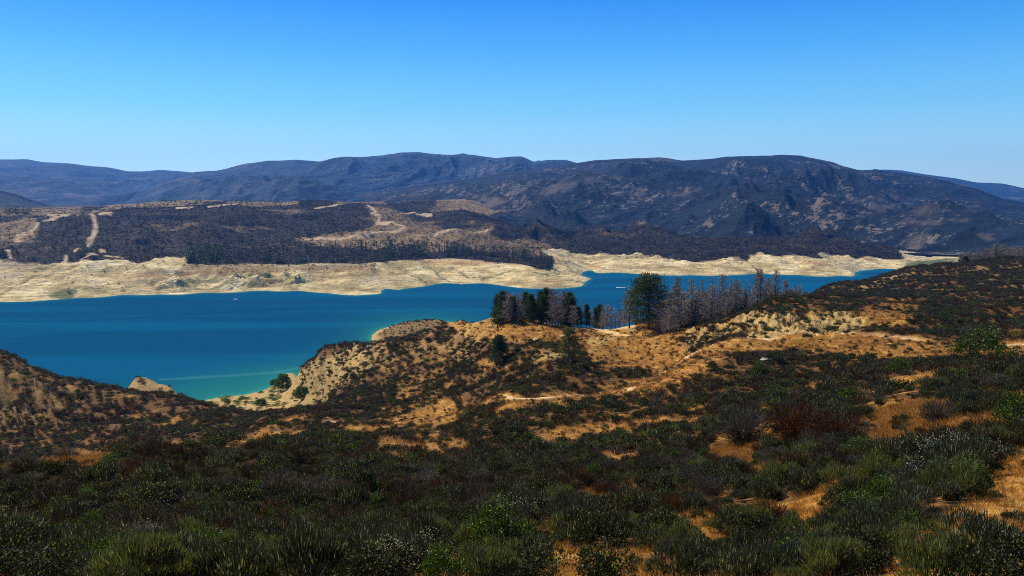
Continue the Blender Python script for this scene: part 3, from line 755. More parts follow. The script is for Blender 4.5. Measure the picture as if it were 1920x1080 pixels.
stk = np.clip(1.4 - line_dist(pxw, pyw + 1.5 * fbm(xw, yw, 30, 3, 5), [(300,712),(360,708),(440,704),(520,698),(560,690),(640,668),(720,640)]) / 2.2, 0, 1) * 0.20
lin = np.clip(1.3 - line_dist(pxw, pyw + 1.2 * fbm(xw, yw, 50, 3, 6), [(0,604),(160,602),(320,592),(480,582),(640,578),(760,577),(930,575)]) / 1.0, 0, 1) * 0.5
lin = np.maximum(lin, np.clip(1.3 - line_dist(pxw, pyw + 1.2 * fbm(xw, yw, 50, 3, 8), [(0,637),(200,624),(400,602),(640,590),(800,585)]) / 0.8, 0, 1) * 0.3)
me = mesh_np('water', np.stack([xw, yw, xw * 0], -1).reshape(-1, 3), grid_faces(NRW, NCW), True,
             {'shallow': shal, 'turbid': turb, 'streak': stk, 'line': lin})
tag(obj('water', me, MAT_WATER), kind='structure')

# ------------------------------------------------------------------ plant meshes
def leaves(pos, direc, ln, wd, curl=0.0):
    """each leaf a narrow kite of two triangles (one quad)"""
    n = len(pos); d = direc / np.linalg.norm(direc, axis=1, keepdims=True)
    rv = rng.normal(size=(n, 3)); sd_ = np.cross(d, rv); sd_ /= np.linalg.norm(sd_, axis=1, keepdims=True) + 1e-9
    ln = np.asarray(ln).reshape(-1, 1) * np.ones((n, 1)); wd = np.asarray(wd).reshape(-1, 1) * np.ones((n, 1))
    a = pos; b = pos + d * ln * 0.45 + sd_ * wd * 0.5; c = pos + d * ln; e = pos + d * ln * 0.45 - sd_ * wd * 0.5
    V = np.stack([a, b, c, e], 1).reshape(-1, 3)
    return V, np.arange(4 * n).reshape(-1, 4)
def tubes(segs, sides=3):
    """segs: list of (p0, p1, r0, r1)"""
    P0 = np.array([s[0] for s in segs], float); P1 = np.array([s[1] for s in segs], float)
    r0 = np.array([s[2] for s in segs])[:, None]; r1 = np.array([s[3] for s in segs])[:, None]
    d = P1 - P0; d /= np.linalg.norm(d, axis=1, keepdims=True) + 1e-9
    ref = np.where(np.abs(d[:, 2:3]) > 0.9, [[1.0, 0, 0]], [[0, 0, 1.0]])
    u = np.cross(d, ref); u /= np.linalg.norm(u, axis=1, keepdims=True); w = np.cross(d, u)
    V = []
    for k in range(sides):
        a = 2 * math.pi * k / sides
        V.append(P0 + (u * math.cos(a) + w * math.sin(a)) * r0)
    for k in range(sides):
        a = 2 * math.pi * k / sides
        V.append(P1 + (u * math.cos(a) + w * math.sin(a)) * r1)
    V = np.stack(V, 1).reshape(-1, 3); n = len(segs); b = np.arange(n)[:, None] * 2 * sides
    Fq = np.concatenate([b + np.array([[k, (k + 1) % sides, sides + (k + 1) % sides, sides + k]]) for k in range(sides)])
    return V, Fq
def dome(n, lumps, h=1.0, rad=0.8):
    """points on the lumpy shell of a shrub: centres of sub-clumps plus shell offset"""
    lc = []
    for _ in range(lumps):
        a = rng.uniform(0, 2 * math.pi); q = math.sqrt(rng.uniform(0, 1)) * rad * 0.72
        lc.append((q * math.cos(a), q * math.sin(a), h * rng.uniform(0.38, 0.82) * (1 - 0.45 * (q / rad) ** 2), rng.uniform(0.2, 0.42) * rad))
    lc = np.array(lc); k = rng.integers(0, lumps, n)
    d = rng.normal(size=(n, 3)); d[:, 2] = np.abs(d[:, 2]) * 0.9 - 0.25; d /= np.linalg.norm(d, axis=1, keepdims=True)
    rr = lc[k, 3:4] * rng.uniform(0.55, 1.08, (n, 1))
    p = lc[k, :3] + d * rr; p[:, 2] = np.maximum(p[:, 2], 0.03)
    return p, d
def stems_mesh(h, rad, n=16, r=0.014):
    segs = []
    for _ in range(n):
        a = rng.uniform(0, 6.28); q = rng.uniform(0.2, 0.8) * rad
        m_ = np.array([q * 0.4 * math.cos(a), q * 0.4 * math.sin(a), h * 0.35]); e = np.array([q * math.cos(a), q * math.sin(a), h * rng.uniform(0.5, 0.85)])
        segs.append(((0.04 * math.cos(a), 0.04 * math.sin(a), -0.15), m_, r, r * 0.8)); segs.append((m_, e, r * 0.8, r * 0.3))
    return tubes(segs)
def shrub_foliage(kind, lod):
    """kind 0..7; lod 0 near, 1 middle, 2 far; unit shrub about 1.6 m wide and 1 m tall"""
    n = {0: 3600, 1: 520, 2: 110}[lod]; s = {0: 1.0, 1: 2.3, 2: 4.6}[lod]
    if kind in (0, 3, 5):       # leafy
        p, d = dome(n, 14); d = d + rng.normal(size=d.shape) * 0.6 + np.array([0, 0, 0.3])
        return leaves(p, d, rng.uniform(0.04, 0.08, n) * s, 0.028 * s)
    if kind in (1, 7):          # wands of small narrow leaves pointing up and out
        p, d = dome(n, 11, 0.9); c = p - np.array([0, 0, -0.1]); c = c / np.linalg.norm(c, axis=1, keepdims=True)
        d = c * 0.7 + rng.normal(size=d.shape) * 0.28 + np.array([0, 0, 0.75])
        return leaves(p, d, rng.uniform(0.08, 0.20, n) * (s ** 0.75), 0.017 * s)
    # twiggy
    nn = int(n * 0.8); a = rng.uniform(0, 6.28, nn); q = np.sqrt(rng.uniform(0, 1, nn)); 
    d = np.stack([np.cos(a) * q, np.sin(a) * q, 0.35 + rng.uniform(0, 0.9, nn)], 1); d /= np.linalg.norm(d, axis=1, keepdims=True)
    t = rng.uniform(0.12, 0.85, (nn, 1)); p = d * t * np.array([0.95, 0.95, 1.0])
    d = d + rng.normal(size=d.shape) * 0.42
    return leaves(p, d, rng.uniform(0.12, 0.34, nn) * (s ** 0.6), 0.013 * s)

SPEC = [('chaparral_bush', 'dark olive green leafy bush'), ('sage_bush', 'grey green sagebrush with upright wands'),
        ('dry_bush', 'dark brown dry twiggy bush'), ('green_bush', 'fresh green leafy bush'),
        ('dead_bush', 'pale grey leafless twiggy bush'), ('buckwheat_bush', 'dark bush dotted with white flower heads'),
        ('rusty_bush', 'rust brown dead looking bush'), ('yellow_green_bush', 'rounded yellow green bush')]
SHORT = ['dark olive bush', 'grey green sagebrush', 'dark brown dry bush', 'fresh green bush', 'grey leafless bush', 'white flowered bush', 'rust brown bush', 'yellow green bush']
FOL = {}; STM = {}; FLW = {}
for k in range(8):
    for lod in (0, 1, 2):
        for var in range(2 if lod < 2 else 1):
            Vv, Ff = shrub_foliage(k, lod)
            me = mesh_np('foliage', Vv, Ff); me.materials.append(LM[k]); FOL[k, lod, var] = me
    Vv, Ff = stems_mesh(0.9, 0.8, 18 if k not in (2, 4, 6) else 34, 0.012)
    me = mesh_np('stems', Vv, Ff); me.materials.append(LM[4] if k == 4 else MAT_STEM); STM[k] = me
p, d = dome(420, 10, 1.1, 0.85); p = p[p[:, 2] > 0.4] * 1.06
Vv, Ff = leaves(p, rng.normal(size=p.shape), 0.028, 0.026)
Vv2, Ff2 = leaves(p, rng.normal(size=p.shape), 0.028, 0.026)
me = mesh_np('flower_heads', np.concatenate([Vv, Vv2]), np.concatenate([Ff, Ff2 + len(Vv)])); me.materials.append(MAT_FLOWER); FLOWER = me

SHR = {}
def zone_word(px, py):
    c = ['at the far left', 'at the left', 'left of centre', 'just left of centre', 'just right of centre', 'right of centre', 'at the right', 'at the far right'][int(min(max(px, 0), 1919) // 240)]
    r = 'on the bottom edge' if py > 1040 else 'just above the bottom edge' if py > 990 else 'low in the foreground' if py > 940 else 'mid foreground' if py > 890 else 'upper foreground' if py > 840 else 'top of the foreground'
    return f'{r}, {c}'
def place_shrub(k, x, y, z, size, hf=1.0, label=None, px=None, py=None, lod=None, rz=None):
    r = math.hypot(x, y); lod = lod if lod is not None else (0 if r < 70 else 1)
    e = empty(SPEC[k][0], (x, y, z - 0.06 * size), random.uniform(0, 6.28) if rz is None else rz, (size / 1.6, size / 1.6, size / 1.6 * hf))
    var = random.randint(0, 1)
    f = obj('foliage', FOL[k, lod, var], None, e); SHR.setdefault((k, lod), f)
    if r < 60: obj('stems', STM[k], None, e)
    if k == 5 and r < 60: obj('flower_heads', FLOWER, None, e)
    if label is None:
        label = f'{"broad" if size > 1.45 else "small"} {"tall" if hf > 1.0 else "low"} {SHORT[k]} {zone_word(px, py)}'
    tag(e, label, 'bush', f'{SPEC[k][1].split(" with ")[0].split(" dotted")[0]} shrubs on the foreground slope')
    return e

# named shrubs the photograph singles out: kind, px, py of the base, width in pixels, height factor
for k, px, py, w, hf, lab in [
 (3, 935, 1052, 150, 1.35, 'largest bright green leafy bush at the bottom centre of the photo'),
 (7, 1576, 925, 92, 1.0, 'rounded yellow green bush right of centre, left of the one by the orange path'),
 (7, 1800, 915, 86, 1.05, 'rounded yellow green bush on orange grass nearest the right hand path'),
 (7, 1520, 880, 84, 1.0, 'grey green bush with feathery top above the rounded yellow green one'),
 (3, 1912, 822, 100, 1.2, 'spiky fresh green bush cut off by the right edge of the photo'),
 (4, 1392, 832, 110, 1.1, 'large grey leafless bush with drooping twigs right of centre'),
 (6, 1500, 830, 120, 1.1, 'rust brown bush, the left of the pair below the pale orange clearing'),
 (6, 1570, 835, 110, 1.0, 'rust brown bush, the right of the pair below the pale orange clearing'),
 (5, 1735, 890, 96, 1.1, 'dark bush with white flower heads below the tan track'),
 (5, 1790, 872, 60, 1.0, 'smaller dark bush with white flower heads right of the larger one'),
 (5, 1640, 905, 60, 0.8, 'low dark bush with white flowers under the tan track end'),
 (3, 1852, 682, 110, 0.9, 'broad green bush at the right where the dirt road ends'),
 (3, 1690, 702, 48, 1.0, 'small bright green bush between two dark shrubs on the right slope'),
 (3, 1425, 708, 46, 1.1, 'green bush just below the white boulder'),
 (1, 1452, 690, 34, 1.3, 'bluish grey bush beside the white boulder'),
 (4, 1760, 795, 74, 1.0, 'round grey bush above the tan track on the right'),
 (4, 1275, 1040, 84, 0.9, 'round grey bush at the bottom, right of the orange patch'),
 (7, 1335, 1000, 44, 1.0, 'small yellow green bush in the bottom orange clearing'),
 (7, 1355, 1030, 34, 1.1, 'smallest yellow green bush in the bottom orange clearing'),
 (7, 1215, 1000, 44, 1.0, 'small pale green bush left of the bottom orange clearing'),
 (2, 1840, 860, 70, 1.2, 'dark brown bush above the rounded yellow green bush at right'),
 (2, 1880, 850, 56, 1.2, 'dark brown bush hard by the right edge above the orange grass'),
 (3, 1095, 695, 24, 0.8, 'tiny vivid green bush at the foot of the orange hollow'),
 (1, 1110, 965, 46, 1.0, 'pale grey green sagebrush tuft right of the bright green bush'),
 (3, 1460, 745, 44, 0.9, 'low green bush in the middle of the right slope'),
 ]:
    x, y, z = hit_near(px, py); r = math.hypot(x, y)
    place_shrub(k, x, y, z, w / F * r * 1.05, hf, lab, lod=0)

# ------------------------------------------------------------------ scattered brush
def scatter(name, pts, scl, rot, idx, protos, label, cat):
    me = bpy.data.meshes.new(name); me.vertices.add(len(pts)); me.vertices.foreach_set('co', np.asarray(pts, np.float32).ravel())
    a = me.attributes.new('sv', 'FLOAT_VECTOR', 'POINT'); a.data.foreach_set('vector', np.asarray(scl, np.float32).ravel())
    a = me.attributes.new('rv', 'FLOAT_VECTOR', 'POINT'); a.data.foreach_set('vector', np.asarray(rot, np.float32).ravel())
    a = me.attributes.new('kind_id', 'INT', 'POINT'); a.data.foreach_set('value', np.asarray(idx, np.int32).ravel())
    o = obj(name, me); tag(o, label, cat, None, 'stuff')
    ng = bpy.data.node_groups.new(name, 'GeometryNodeTree')
    ng.interface.new_socket('Geometry', in_out='INPUT', socket_type='NodeSocketGeometry')
    ng.interface.new_socket('Geometry', in_out='OUTPUT', socket_type='NodeSocketGeometry')
    N, L = ng.nodes, ng.links
    gi = N.new('NodeGroupInput'); go = N.new('NodeGroupOutput'); jn = N.new('GeometryNodeJoinGeometry')
    def na(nm, t):
        q = N.new('GeometryNodeInputNamedAttribute'); q.data_type = t; q.inputs[0].default_value = nm
        return [s for s in q.outputs if s.enabled and s.name == 'Attribute'][0]
    A_s, A_r, A_i = na('sv', 'FLOAT_VECTOR'), na('rv', 'FLOAT_VECTOR'), na('kind_id', 'INT')
    for k, po in enumerate(protos):
        oi = N.new('GeometryNodeObjectInfo'); oi.transform_space = 'ORIGINAL'; oi.inputs['Object'].default_value = po; oi.inputs['As Instance'].default_value = True
        cm = N.new('FunctionNodeCompare'); cm.data_type = 'INT'; cm.operation = 'EQUAL'
        L.new(A_i, cm.inputs[2]); cm.inputs[3].default_value = k
        ip = N.new('GeometryNodeInstanceOnPoints')
        L.new(gi.outputs[0], ip.inputs['Points']); L.new(cm.outputs[0], ip.inputs['Selection']); L.new(oi.outputs['Geometry'], ip.inputs['Instance'])
        e2r = N.new('FunctionNodeEulerToRotation'); L.new(A_r, e2r.inputs[0]); L.new(e2r.outputs[0], ip.inputs['Rotation']); L.new(A_s, ip.inputs['Scale'])
        L.new(ip.outputs[0], jn.inputs[0])
    L.new(jn.outputs[0], go.inputs[0])
    md = o.modifiers.new('scatter', 'NODES'); md.node_group = ng
    return o

def candidates(r0, r1, dens, amp=0.66):
    area = amp * (r1 * r1 - r0 * r0); n = int(area * dens)
    th = rng.uniform(-amp, amp, n); r = np.sqrt(rng.uniform(r0 * r0, r1 * r1, n)); return th, r
PTS = []
def ppx_(x, y, z): return proj(x, y, z)[0]
for (r0, r1, dens, s0, s1) in [(11, 40, 1.2, 0.7, 2.4), (40, 90, 0.85, 0.7, 3.0), (90, 170, 0.85, 0.8, 2.5), (170, 330, 0.50, 1.0, 3.1), (330, 720, 0.17, 1.8, 4.4), (720, 1000, 0.10, 1.5, 3.6)]:
    th, r = candidates(r0, r1, dens)
    x, y = r * np.sin(th), r * np.cos(th); z = bil(Z, th, r)
    size = s0 + (s1 - s0) * rng.beta(1.6, 2.6, len(th))
    b = bil(bare, th, r); pl = bil(pale, th, r); rdn = bil(road, th, r)
    cl = fbm(x, y, 12, 3, 33); 
    b2 = np.where(r < 85, np.maximum(b, bil(bare, th, r * 1.03 + 0.9)), b)      # leave the ground just behind open as well
    keep = 1 - np.clip(b2 * 1.05, 0, 0.985)
    keep *= 1 - np.where((ppx_(x, y, z) > 1360) & (r < 330), 0.68, 0.45) * pl
    keep *= np.where(rdn > 0.2, 0.0, 1.0)
    keep *= np.where(r > 110, 0.55 + 0.45 * sstep(-0.25, 0.15, cl), 1.0)
    keep = np.where(b > 0.8, keep * 0.35, keep); keep = np.maximum(keep, np.where(r > 95, 0.26, np.where(r < 60, 0.10, 0.04)) * (rdn < 0.2))
    cv = bil(np.maximum(cove, spitm), th, r); keep *= 1 - np.where(ppx_(x, y, z) < 620, 0.95, 0.45) * np.clip(cv, 0, 1)
    s = (z + size * 0.6 - H) / r; vis = s > bil(RUN, th, r) - 0.03
    ok = (rng.uniform(size=len(th)) < keep) & (z > 2.5) & vis
    ppx, ppy = proj(x, y, z)
    # keep the named clearings open and the eye free
    sp = fbm(x, y, 22, 3, 55) + rng.normal(size=len(th)) * 0.28
    q = rng.uniform(size=len(th))
    left_dark = (ppx < 1000) & (r < 100)
    kind = np.where(sp > 0.16, 1, np.where(sp > -0.12, 0, 2))
    kind = np.where((q < 0.10), 4, kind); kind = np.where((q > 0.10) & (q < 0.15), 3, kind); kind = np.where((q > 0.15) & (q < 0.21) & (r < 60), 5, kind)
    kind = np.where((q > 0.21) & (q < 0.25), 6, kind); kind = np.where((q > 0.25) & (q < (0.32 if r0 < 90 else 0.27)), 7, kind)
    kind = np.where(left_dark & (kind == 7), 0, kind)
    kind = np.where((r < 26) & np.isin(kind, (2, 6, 4)), np.where(rng.uniform(size=len(r)) < 0.5, 1, 7), kind)
    size = np.where(r < 22, np.minimum(size, 1.3), size)
    size = np.where(b > 0.5, size * 0.5, size)
    PTS.append(np.stack([x, y, z, size, kind, ppx, ppy, r], 1)[ok])
P = np.concatenate(PTS)
inview = (P[:, 5] > -10) & (P[:, 5] < 1930) & (P[:, 6] > 560) & (P[:, 6] < 1110)
app = np.where(inview, P[:, 3] / P[:, 7], 0)
order = np.argsort(-app); NI = 275
for t in order[:NI]:
    x, y, z, size, k, px, py, r = P[t]
    place_shrub(int(k), x, y, z, size, random.uniform(0.8, 1.25), None, px, py)
rest = P[order[NI:]]
for k in range(8):     # one more of each kind on the open slope farther down, also the pattern for the distant brush
    if (k, 1) not in SHR:
        sel = [q for q in rest if 100 < q[7] < 260 and 0 < q[5] < 1900][k * 5 + 3]
        where = 'on the middle slope'
        place_shrub(k, sel[0], sel[1], sel[2], 2.0, 1.0, f'{SPEC[k][1]} among low scrub {where}', lod=1)
for k in range(8):
    if (k, 0) not in SHR:
        sel = [q for q in rest if 30 < q[7] < 60][k * 3]
        place_shrub(k, sel[0], sel[1], sel[2], 1.2, 1.0, None, sel[5], sel[6], lod=0)
def brush_obj(name, sub, lod, label):
    n = len(sub); s = sub[:, 3] / 1.6
    sv = np.stack([s, s, s * rng.uniform(0.75, 1.2, n)], 1); rv = np.stack([np.zeros(n), np.zeros(n), rng.uniform(0, 6.28, n)], 1)
    pos = sub[:, :3].copy(); pos[:, 2] -= 0.06 * s
    scatter(name, pos, sv, rv, sub[:, 4], [SHR[k, lod] for k in range(8)], label, 'brush')
brush_obj('foreground_brush', rest[rest[:, 7] < 80], 0, 'dense low chaparral filling the gaps of the foreground slope')
brush_obj('hillside_brush', rest[rest[:, 7] >= 80], 1, 'low chaparral scrub dotting the hillside beyond the foreground slope')

# dry grass tufts on the open ground
nb = 46
a = rng.uniform(0, 6.28, nb); q = rng.uniform(0, 0.22, nb)
p = np.stack([q * np.cos(a), q * np.sin(a), np.zeros(nb)], 1)
d = np.stack([np.cos(a) * 0.45, np.sin(a) * 0.45, np.ones(nb)], 1) + rng.normal(size=(nb, 3)) * 0.22
Vv, Ff = leaves(p, d, rng.uniform(0.14, 0.38, nb), 0.012)
me = mesh_np('grass_tuft', Vv, Ff); me.materials.append(MAT_GRASS)
x, y, z = hit_near(1730, 1010)
gt = obj('grass_tuft', me, None, None, (x, y, z)); tag(gt, 'tuft of dry straw coloured grass on the orange ground at lower right', 'grass tuft')
th, r = candidates(8, 75, 12.0, 0.62)
b = bil(bare, th, r); ok = rng.uniform(size=len(th)) < np.clip(b * 1.0, 0.05, 0.9) * np.clip(1 - bil(road, th, r), 0.05, 1); th, r = th[ok], r[ok]
z = bil(Z, th, r); n = len(th)
s = rng.uniform(0.5, 1.25, n) * np.clip(r / 35, 0.8, 1.6)
scatter('dry_grass', np.stack([r * np.sin(th), r * np.cos(th), z - 0.02], 1), np.stack([s, s, s * 0.8], 1), np.stack([0 * s, 0 * s, rng.uniform(0, 6.28, n)], 1), np.zeros(n), [gt], 'dry straw coloured grass on the open orange ground', 'grass')

th, r = candidates(75, 345, 1.0, 0.62)
b = bil(bare, th, r); ok = (rng.uniform(size=len(th)) < np.clip(b * 1.1, 0.0, 0.9) * np.clip(1 - 1.3 * bil(pale, th, r), 0, 1) * (bil(road, th, r) < 0.3)) & (bil(Z, th, r) > 20); th, r = th[ok], r[ok]
z = bil(Z, th, r); n = len(th); s = rng.uniform(1.2, 3.4, n)
scatter('dry_grass', np.stack([r * np.sin(th), r * np.cos(th), z - 0.02], 1), np.stack([s * 1.5, s * 1.5, s * 0.45], 1), np.stack([0 * s, 0 * s, rng.uniform(0, 6.28, n)], 1), np.zeros(n), [gt], 'golden dry grass on the open ground around the dirt road and grove', 'grass')

# low scrub on the middle hills across the lake
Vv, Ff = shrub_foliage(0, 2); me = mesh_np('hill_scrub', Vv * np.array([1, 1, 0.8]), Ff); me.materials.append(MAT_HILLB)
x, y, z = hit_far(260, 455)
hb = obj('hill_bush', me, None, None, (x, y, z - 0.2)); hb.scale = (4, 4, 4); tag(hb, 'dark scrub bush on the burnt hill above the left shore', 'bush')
th, r = candidates(1280, 3000, 0.030, 0.64)
x, y = r * np.sin(th), r * np.cos(th); ii, jj = far_idx(th, r); z = ZG[ii, jj]
keep = np.clip((1 - tan[ii, jj]) * (1 - 0.8 * brown[ii, jj]) * (1 - np.clip(rd[ii, jj] * 2, 0, 1)), 0.012, 1) * (0.45 + 0.55 * sstep(-0.2, 0.2, fbm(x, y, 60, 3, 88)))
ok = (rng.uniform(size=len(th)) < keep) & ((z + 4 - H) / r > RUNG[ii, jj] - 0.003) & (z > 3)
x, y, z = x[ok], y[ok], z[ok]; n = len(x); s = rng.uniform(1.2, 3.4, n)
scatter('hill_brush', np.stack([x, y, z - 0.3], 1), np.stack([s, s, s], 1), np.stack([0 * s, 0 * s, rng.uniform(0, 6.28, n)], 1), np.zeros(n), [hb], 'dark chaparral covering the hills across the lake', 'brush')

# ------------------------------------------------------------------ trees
def dead_tree(h, nb=60, spread=0.2, r0=0.02, twigs=6):
    """unit height tree: trunk tube chain, branches"""
    lean = rng.normal(size=2) * 0.02
    tr = [((lean[0] * t * t, lean[1] * t * t, t - (0.01 if t == 0 else 0)), (lean[0] * (t + .2) ** 2, lean[1] * (t + .2) ** 2, t + .2), r0 * (1 - t * 0.9), r0 * (1 - (t + .2) * 0.93)) for t in (0, .2, .4, .6, .8)]
    segs = []
    for _ in range(nb):
        t = rng.uniform(0.12, 0.97); a = rng.uniform(0, 6.28)
        L = spread * (1.15 - t) ** 0.6 * rng.uniform(0.4, 1.1) + 0.015
        p0 = np.array([lean[0] * t * t, lean[1] * t * t, t]); d = np.array([math.cos(a), math.sin(a), rng.uniform(0.0, 0.8)]); d /= np.linalg.norm(d)
        p1 = p0 + d * L; segs.append((p0, p1, 0.0048, 0.0020))
        for _ in range(twigs):
            u = rng.uniform(0.25, 1); q = p0 + d * L * u; e = d * 0.7 + rng.normal(size=3) * 0.75 + np.array([0, 0, 0.25]); e /= np.linalg.norm(e)
            segs.append((q, q + e * L * rng.uniform(0.25, 0.55), 0.0032, 0.0014))
    return tubes(tr, 6), tubes(segs, 3)
def pine(nc=90, spread=0.17, base=0.12, shape=0.8, leaf=0.05, per=34, flat=0.5):
    tr = [((0, 0, -0.01), (0, 0, 0.5), 0.018, 0.011), ((0, 0, 0.5), (0, 0, 0.97), 0.011, 0.002)]
    P_, D_ = [], []
    for _ in range(nc):
        t = base + (1 - base) * rng.uniform(0, 1) ** 0.85; a = rng.uniform(0, 6.28)
        L = spread * (1.04 - t) ** shape * rng.uniform(0.35, 1.08) * (0.6 + 0.4 * min(1, (t - base) / 0.15 + 0.3))
        c = np.array([math.cos(a) * L, math.sin(a) * L, t])
        tr.append(((0, 0, t - 0.02), tuple(c), 0.004, 0.001))
        cs = 0.02 + 0.035 * rng.uniform(0.6, 1.2) * (1.1 - 0.6 * t)
        pp = c + rng.normal(size=(per, 3)) * np.array([cs, cs, cs * flat]); P_.append(pp)
        D_.append(rng.normal(size=(per, 3)) + np.array([math.cos(a), math.sin(a), 0.7]) * 0.8)
    P_ = np.concatenate(P_); D_ = np.concatenate(D_); P_[:, 2] = np.minimum(P_[:, 2], 1.02)
    return tubes(tr, 5), leaves(P_, D_, leaf * rng.uniform(0.5, 1, len(P_)), leaf * 0.3)
def tree_meshes(kind, data, tm, cm):
    (v1, f1), (v2, f2) = data
    a = mesh_np('trunk', v1, f1); a.materials.append(tm); b = mesh_np(kind, v2, f2); b.materials.append(cm); return a, b, kind
DEADS = [tree_meshes('branches', dead_tree(1, *q), MAT_TRUNK, MAT_DEAD) for q in ((90, 0.25, 0.02, 9), (120, 0.20, 0.022, 10), (70, 0.17, 0.018, 8), (110, 0.32, 0.024, 9), (40, 0.12, 0.016, 6))]
PINES = [tree_meshes('crown', pine(*q), MAT_TRUNK, MAT_PINE) for q in ((150, 0.25, 0.08, 0.7, 0.05, 36, 0.6), (130, 0.19, 0.12, 0.7, 0.05, 36, 0.6), (170, 0.30, 0.06, 0.6, 0.055, 36, 0.5))]
BROAD = tree_meshes('crown', pine(230, 0.40, 0.16, 0.42, 0.042, 42, 0.75), MAT_TRUNK, MAT_PINE)
OPENP = tree_meshes('crown', pine(120, 0.36, 0.22, 0.42, 0.05, 34, 0.55), MAT_TRUNK, MAT_PINE)
def place_tree(name, src, x, y, z, h, label, group=None, w=1.0, cat='tree', rz=None):
    e = empty(name, (x, y, z - 0.1), random.uniform(0, 6.28) if rz is None else rz, (h * w, h * w, h))
    a, b, kd = src
    obj('trunk', a, None, e); obj(kd, b, None, e); tag(e, label, cat, group); return e
def at_near(px, r):
    """point on the near hillside under image column px at distance r"""
    z = H - 40; r = r / math.cos(ray(px, 560)[0])
    for _ in range(4):
        th = ray_s(px, (z - H) / r); z = float(bil(Z, np.array([th]), np.array([r]))[0])
    return r * math.sin(th), r * math.cos(th), z
def top_h(px, py_top, r, z):
    th, s = ray(px, py_top); return H + s * r / math.cos(th) - z
# the grove in the middle: px, top py, distance, kind
GROVE = [(933,552,300,'p1'),(943,546,296,'p0'),(952,549,304,'p1'),(962,556,298,'p0'),(958,560,290,'d1'),(972,552,300,'d0'),(980,548,306,'d3'),(986,547,297,'p1'),(992,556,302,'p0'),
 (999,552,308,'d0'),(1005,558,299,'d3'),(1013,545,296,'p1'),(1018,552,290,'p1'),(1024,541,298,'p0'),(1030,546,303,'p0'),(1035,540,290,'d1'),(1040,552,284,'d3'),(1046,546,292,'d0'),(1052,556,296,'d1'),
 (1058,545,297,'d0'),(1066,548,300,'p2'),(1070,556,292,'p1'),(1076,572,286,'d3'),(1084,575,292,'p0'),(1090,568,298,'d2'),(1100,570,288,'p1'),(1106,580,296,'d3'),(1116,576,300,'p1'),(1124,572,306,'p0'),
 (1131,574,300,'d1'),(1138,570,302,'d0'),(1146,576,306,'d3'),(1154,578,300,'d2'),(1162,580,304,'d1'),(1170,582,300,'d3'),(1046,540,305,'d4'),(1089,560,305,'d4'),(968,545,306,'d4'),(1130,585,290,'d3')]
for t in range(20):
    GROVE.append((random.uniform(935, 1075), random.uniform(548, 572), random.uniform(288, 312), random.choice(['p0', 'p1', 'd0', 'd3', 'd1', 'p1'])))
TN = {'p': 'pine', 'd': 'bare grey'}
nm = {0: 'full', 1: 'narrow', 2: 'wide', 3: 'bushy', 4: 'thin'}
def grove_label(k, px, where):
    kind = {'p0': 'dark green pine with full crown', 'p1': 'narrow dark green pine', 'p2': 'wide dark green pine', 'd0': 'bare grey dead tree', 'd1': 'tall bare dead tree thick with twigs',
            'd2': 'slim bare dead tree', 'd3': 'spreading bare dead tree full of twigs', 'd4': 'thin dead pole of a tree with short stubs'}[k]
    return f'{kind} {where}'
wordN = {}
words = ['at the left end', 'in the left part', 'left of the middle', 'in the middle', 'right of the middle', 'in the right part', 'at the right end']
for px, pt, r, k in GROVE:
    x, y, z = at_near(px, r); h = max(top_h(px, pt, r, z), 4.0)
    src = (PINES if k[0] == 'p' else DEADS)[int(k[1])]
    w = {'p0': 1.0, 'p1': 1.0, 'p2': 1.1, 'd0': 1.0, 'd1': 1.0, 'd2': 0.9, 'd3': 1.05, 'd4': 0.8}[k]
    place_tree('pine_tree' if k[0] == 'p' else 'dead_tree', src, x, y, z, h, grove_label(k, px, words[min(6, int((px - 930) / 35))] + ' of the grove'), 'trees of the grove above the lake', w)
x, y, z = at_near(1216, 268)
place_tree('pine_tree', BROAD, x, y, z, top_h(1216, 516, 268, z), 'biggest broad green pine standing alone above the lake, right of the grove', None, 1.35)
x, y, z = at_near(1180, 275)
place_tree('dead_tree', DEADS[3], x, y, z, top_h(1180, 540, 275, z), 'leafless tree pressed against the left side of the biggest pine')
for px, pb, pt, src, w, lab in [(1066, 684, 616, OPENP, 0.9, 'open dark pine alone on the slope below the grove'), (936, 682, 628, PINES[2], 1.3, 'small dark green pine on the slope left of the open dark pine')]:
    x, y, z = hit_near(px, pb); r = y; z = near_z(x, y)[0]
    place_tree('pine_tree', src, x, y, z, top_h(px, pt, r, z), lab, None, w)
DG = [(1236,548,262,3),(1246,560,256,3),(1252,545,262,0),(1262,556,252,3),(1268,518,280,1),(1276,545,272,3),(1284,556,282,0),(1296,522,285,1),(1300,540,275,4),(1308,545,290,3),(1316,522,288,2),(1322,545,284,0),
 (1330,530,292,4),(1338,548,288,3),(1349,510,285,4),(1352,513,290,1),(1360,545,296,3),(1366,535,300,0),(1374,528,292,3),(1382,524,296,0),(1390,545,300,3),(1396,540,292,1),(1404,536,302,2),(1412,548,298,3),
 (1420,502,290,1),(1425,506,286,1),(1434,545,300,3),(1442,535,306,0),(1450,504,296,4),(1453,506,292,1),(1460,550,304,3),(1468,545,310,0),(1474,524,300,1),(1482,540,312,3),(1490,532,318,2),(1498,535,322,0),
 (1290,560,268,3),(1325,560,272,0),(1345,560,278,3),(1380,560,282,3),(1405,556,284,0),(1310,525,300,2),(1372,540,310,2),(1440,520,312,2),(1400,522,310,4),(1256,572,246,3),(1370,516,298,4),(1486,552,330,3),(1334,518,300,2)]
for t in range(34):
    px = 1262 + 232 * random.random(); DG.append((px, random.uniform(524, 560) - 6 * (px > 1400), 262 + (px - 1236) * 0.18 + random.uniform(-8, 18), random.choice([1, 2, 2, 4, 4, 0, 1])))
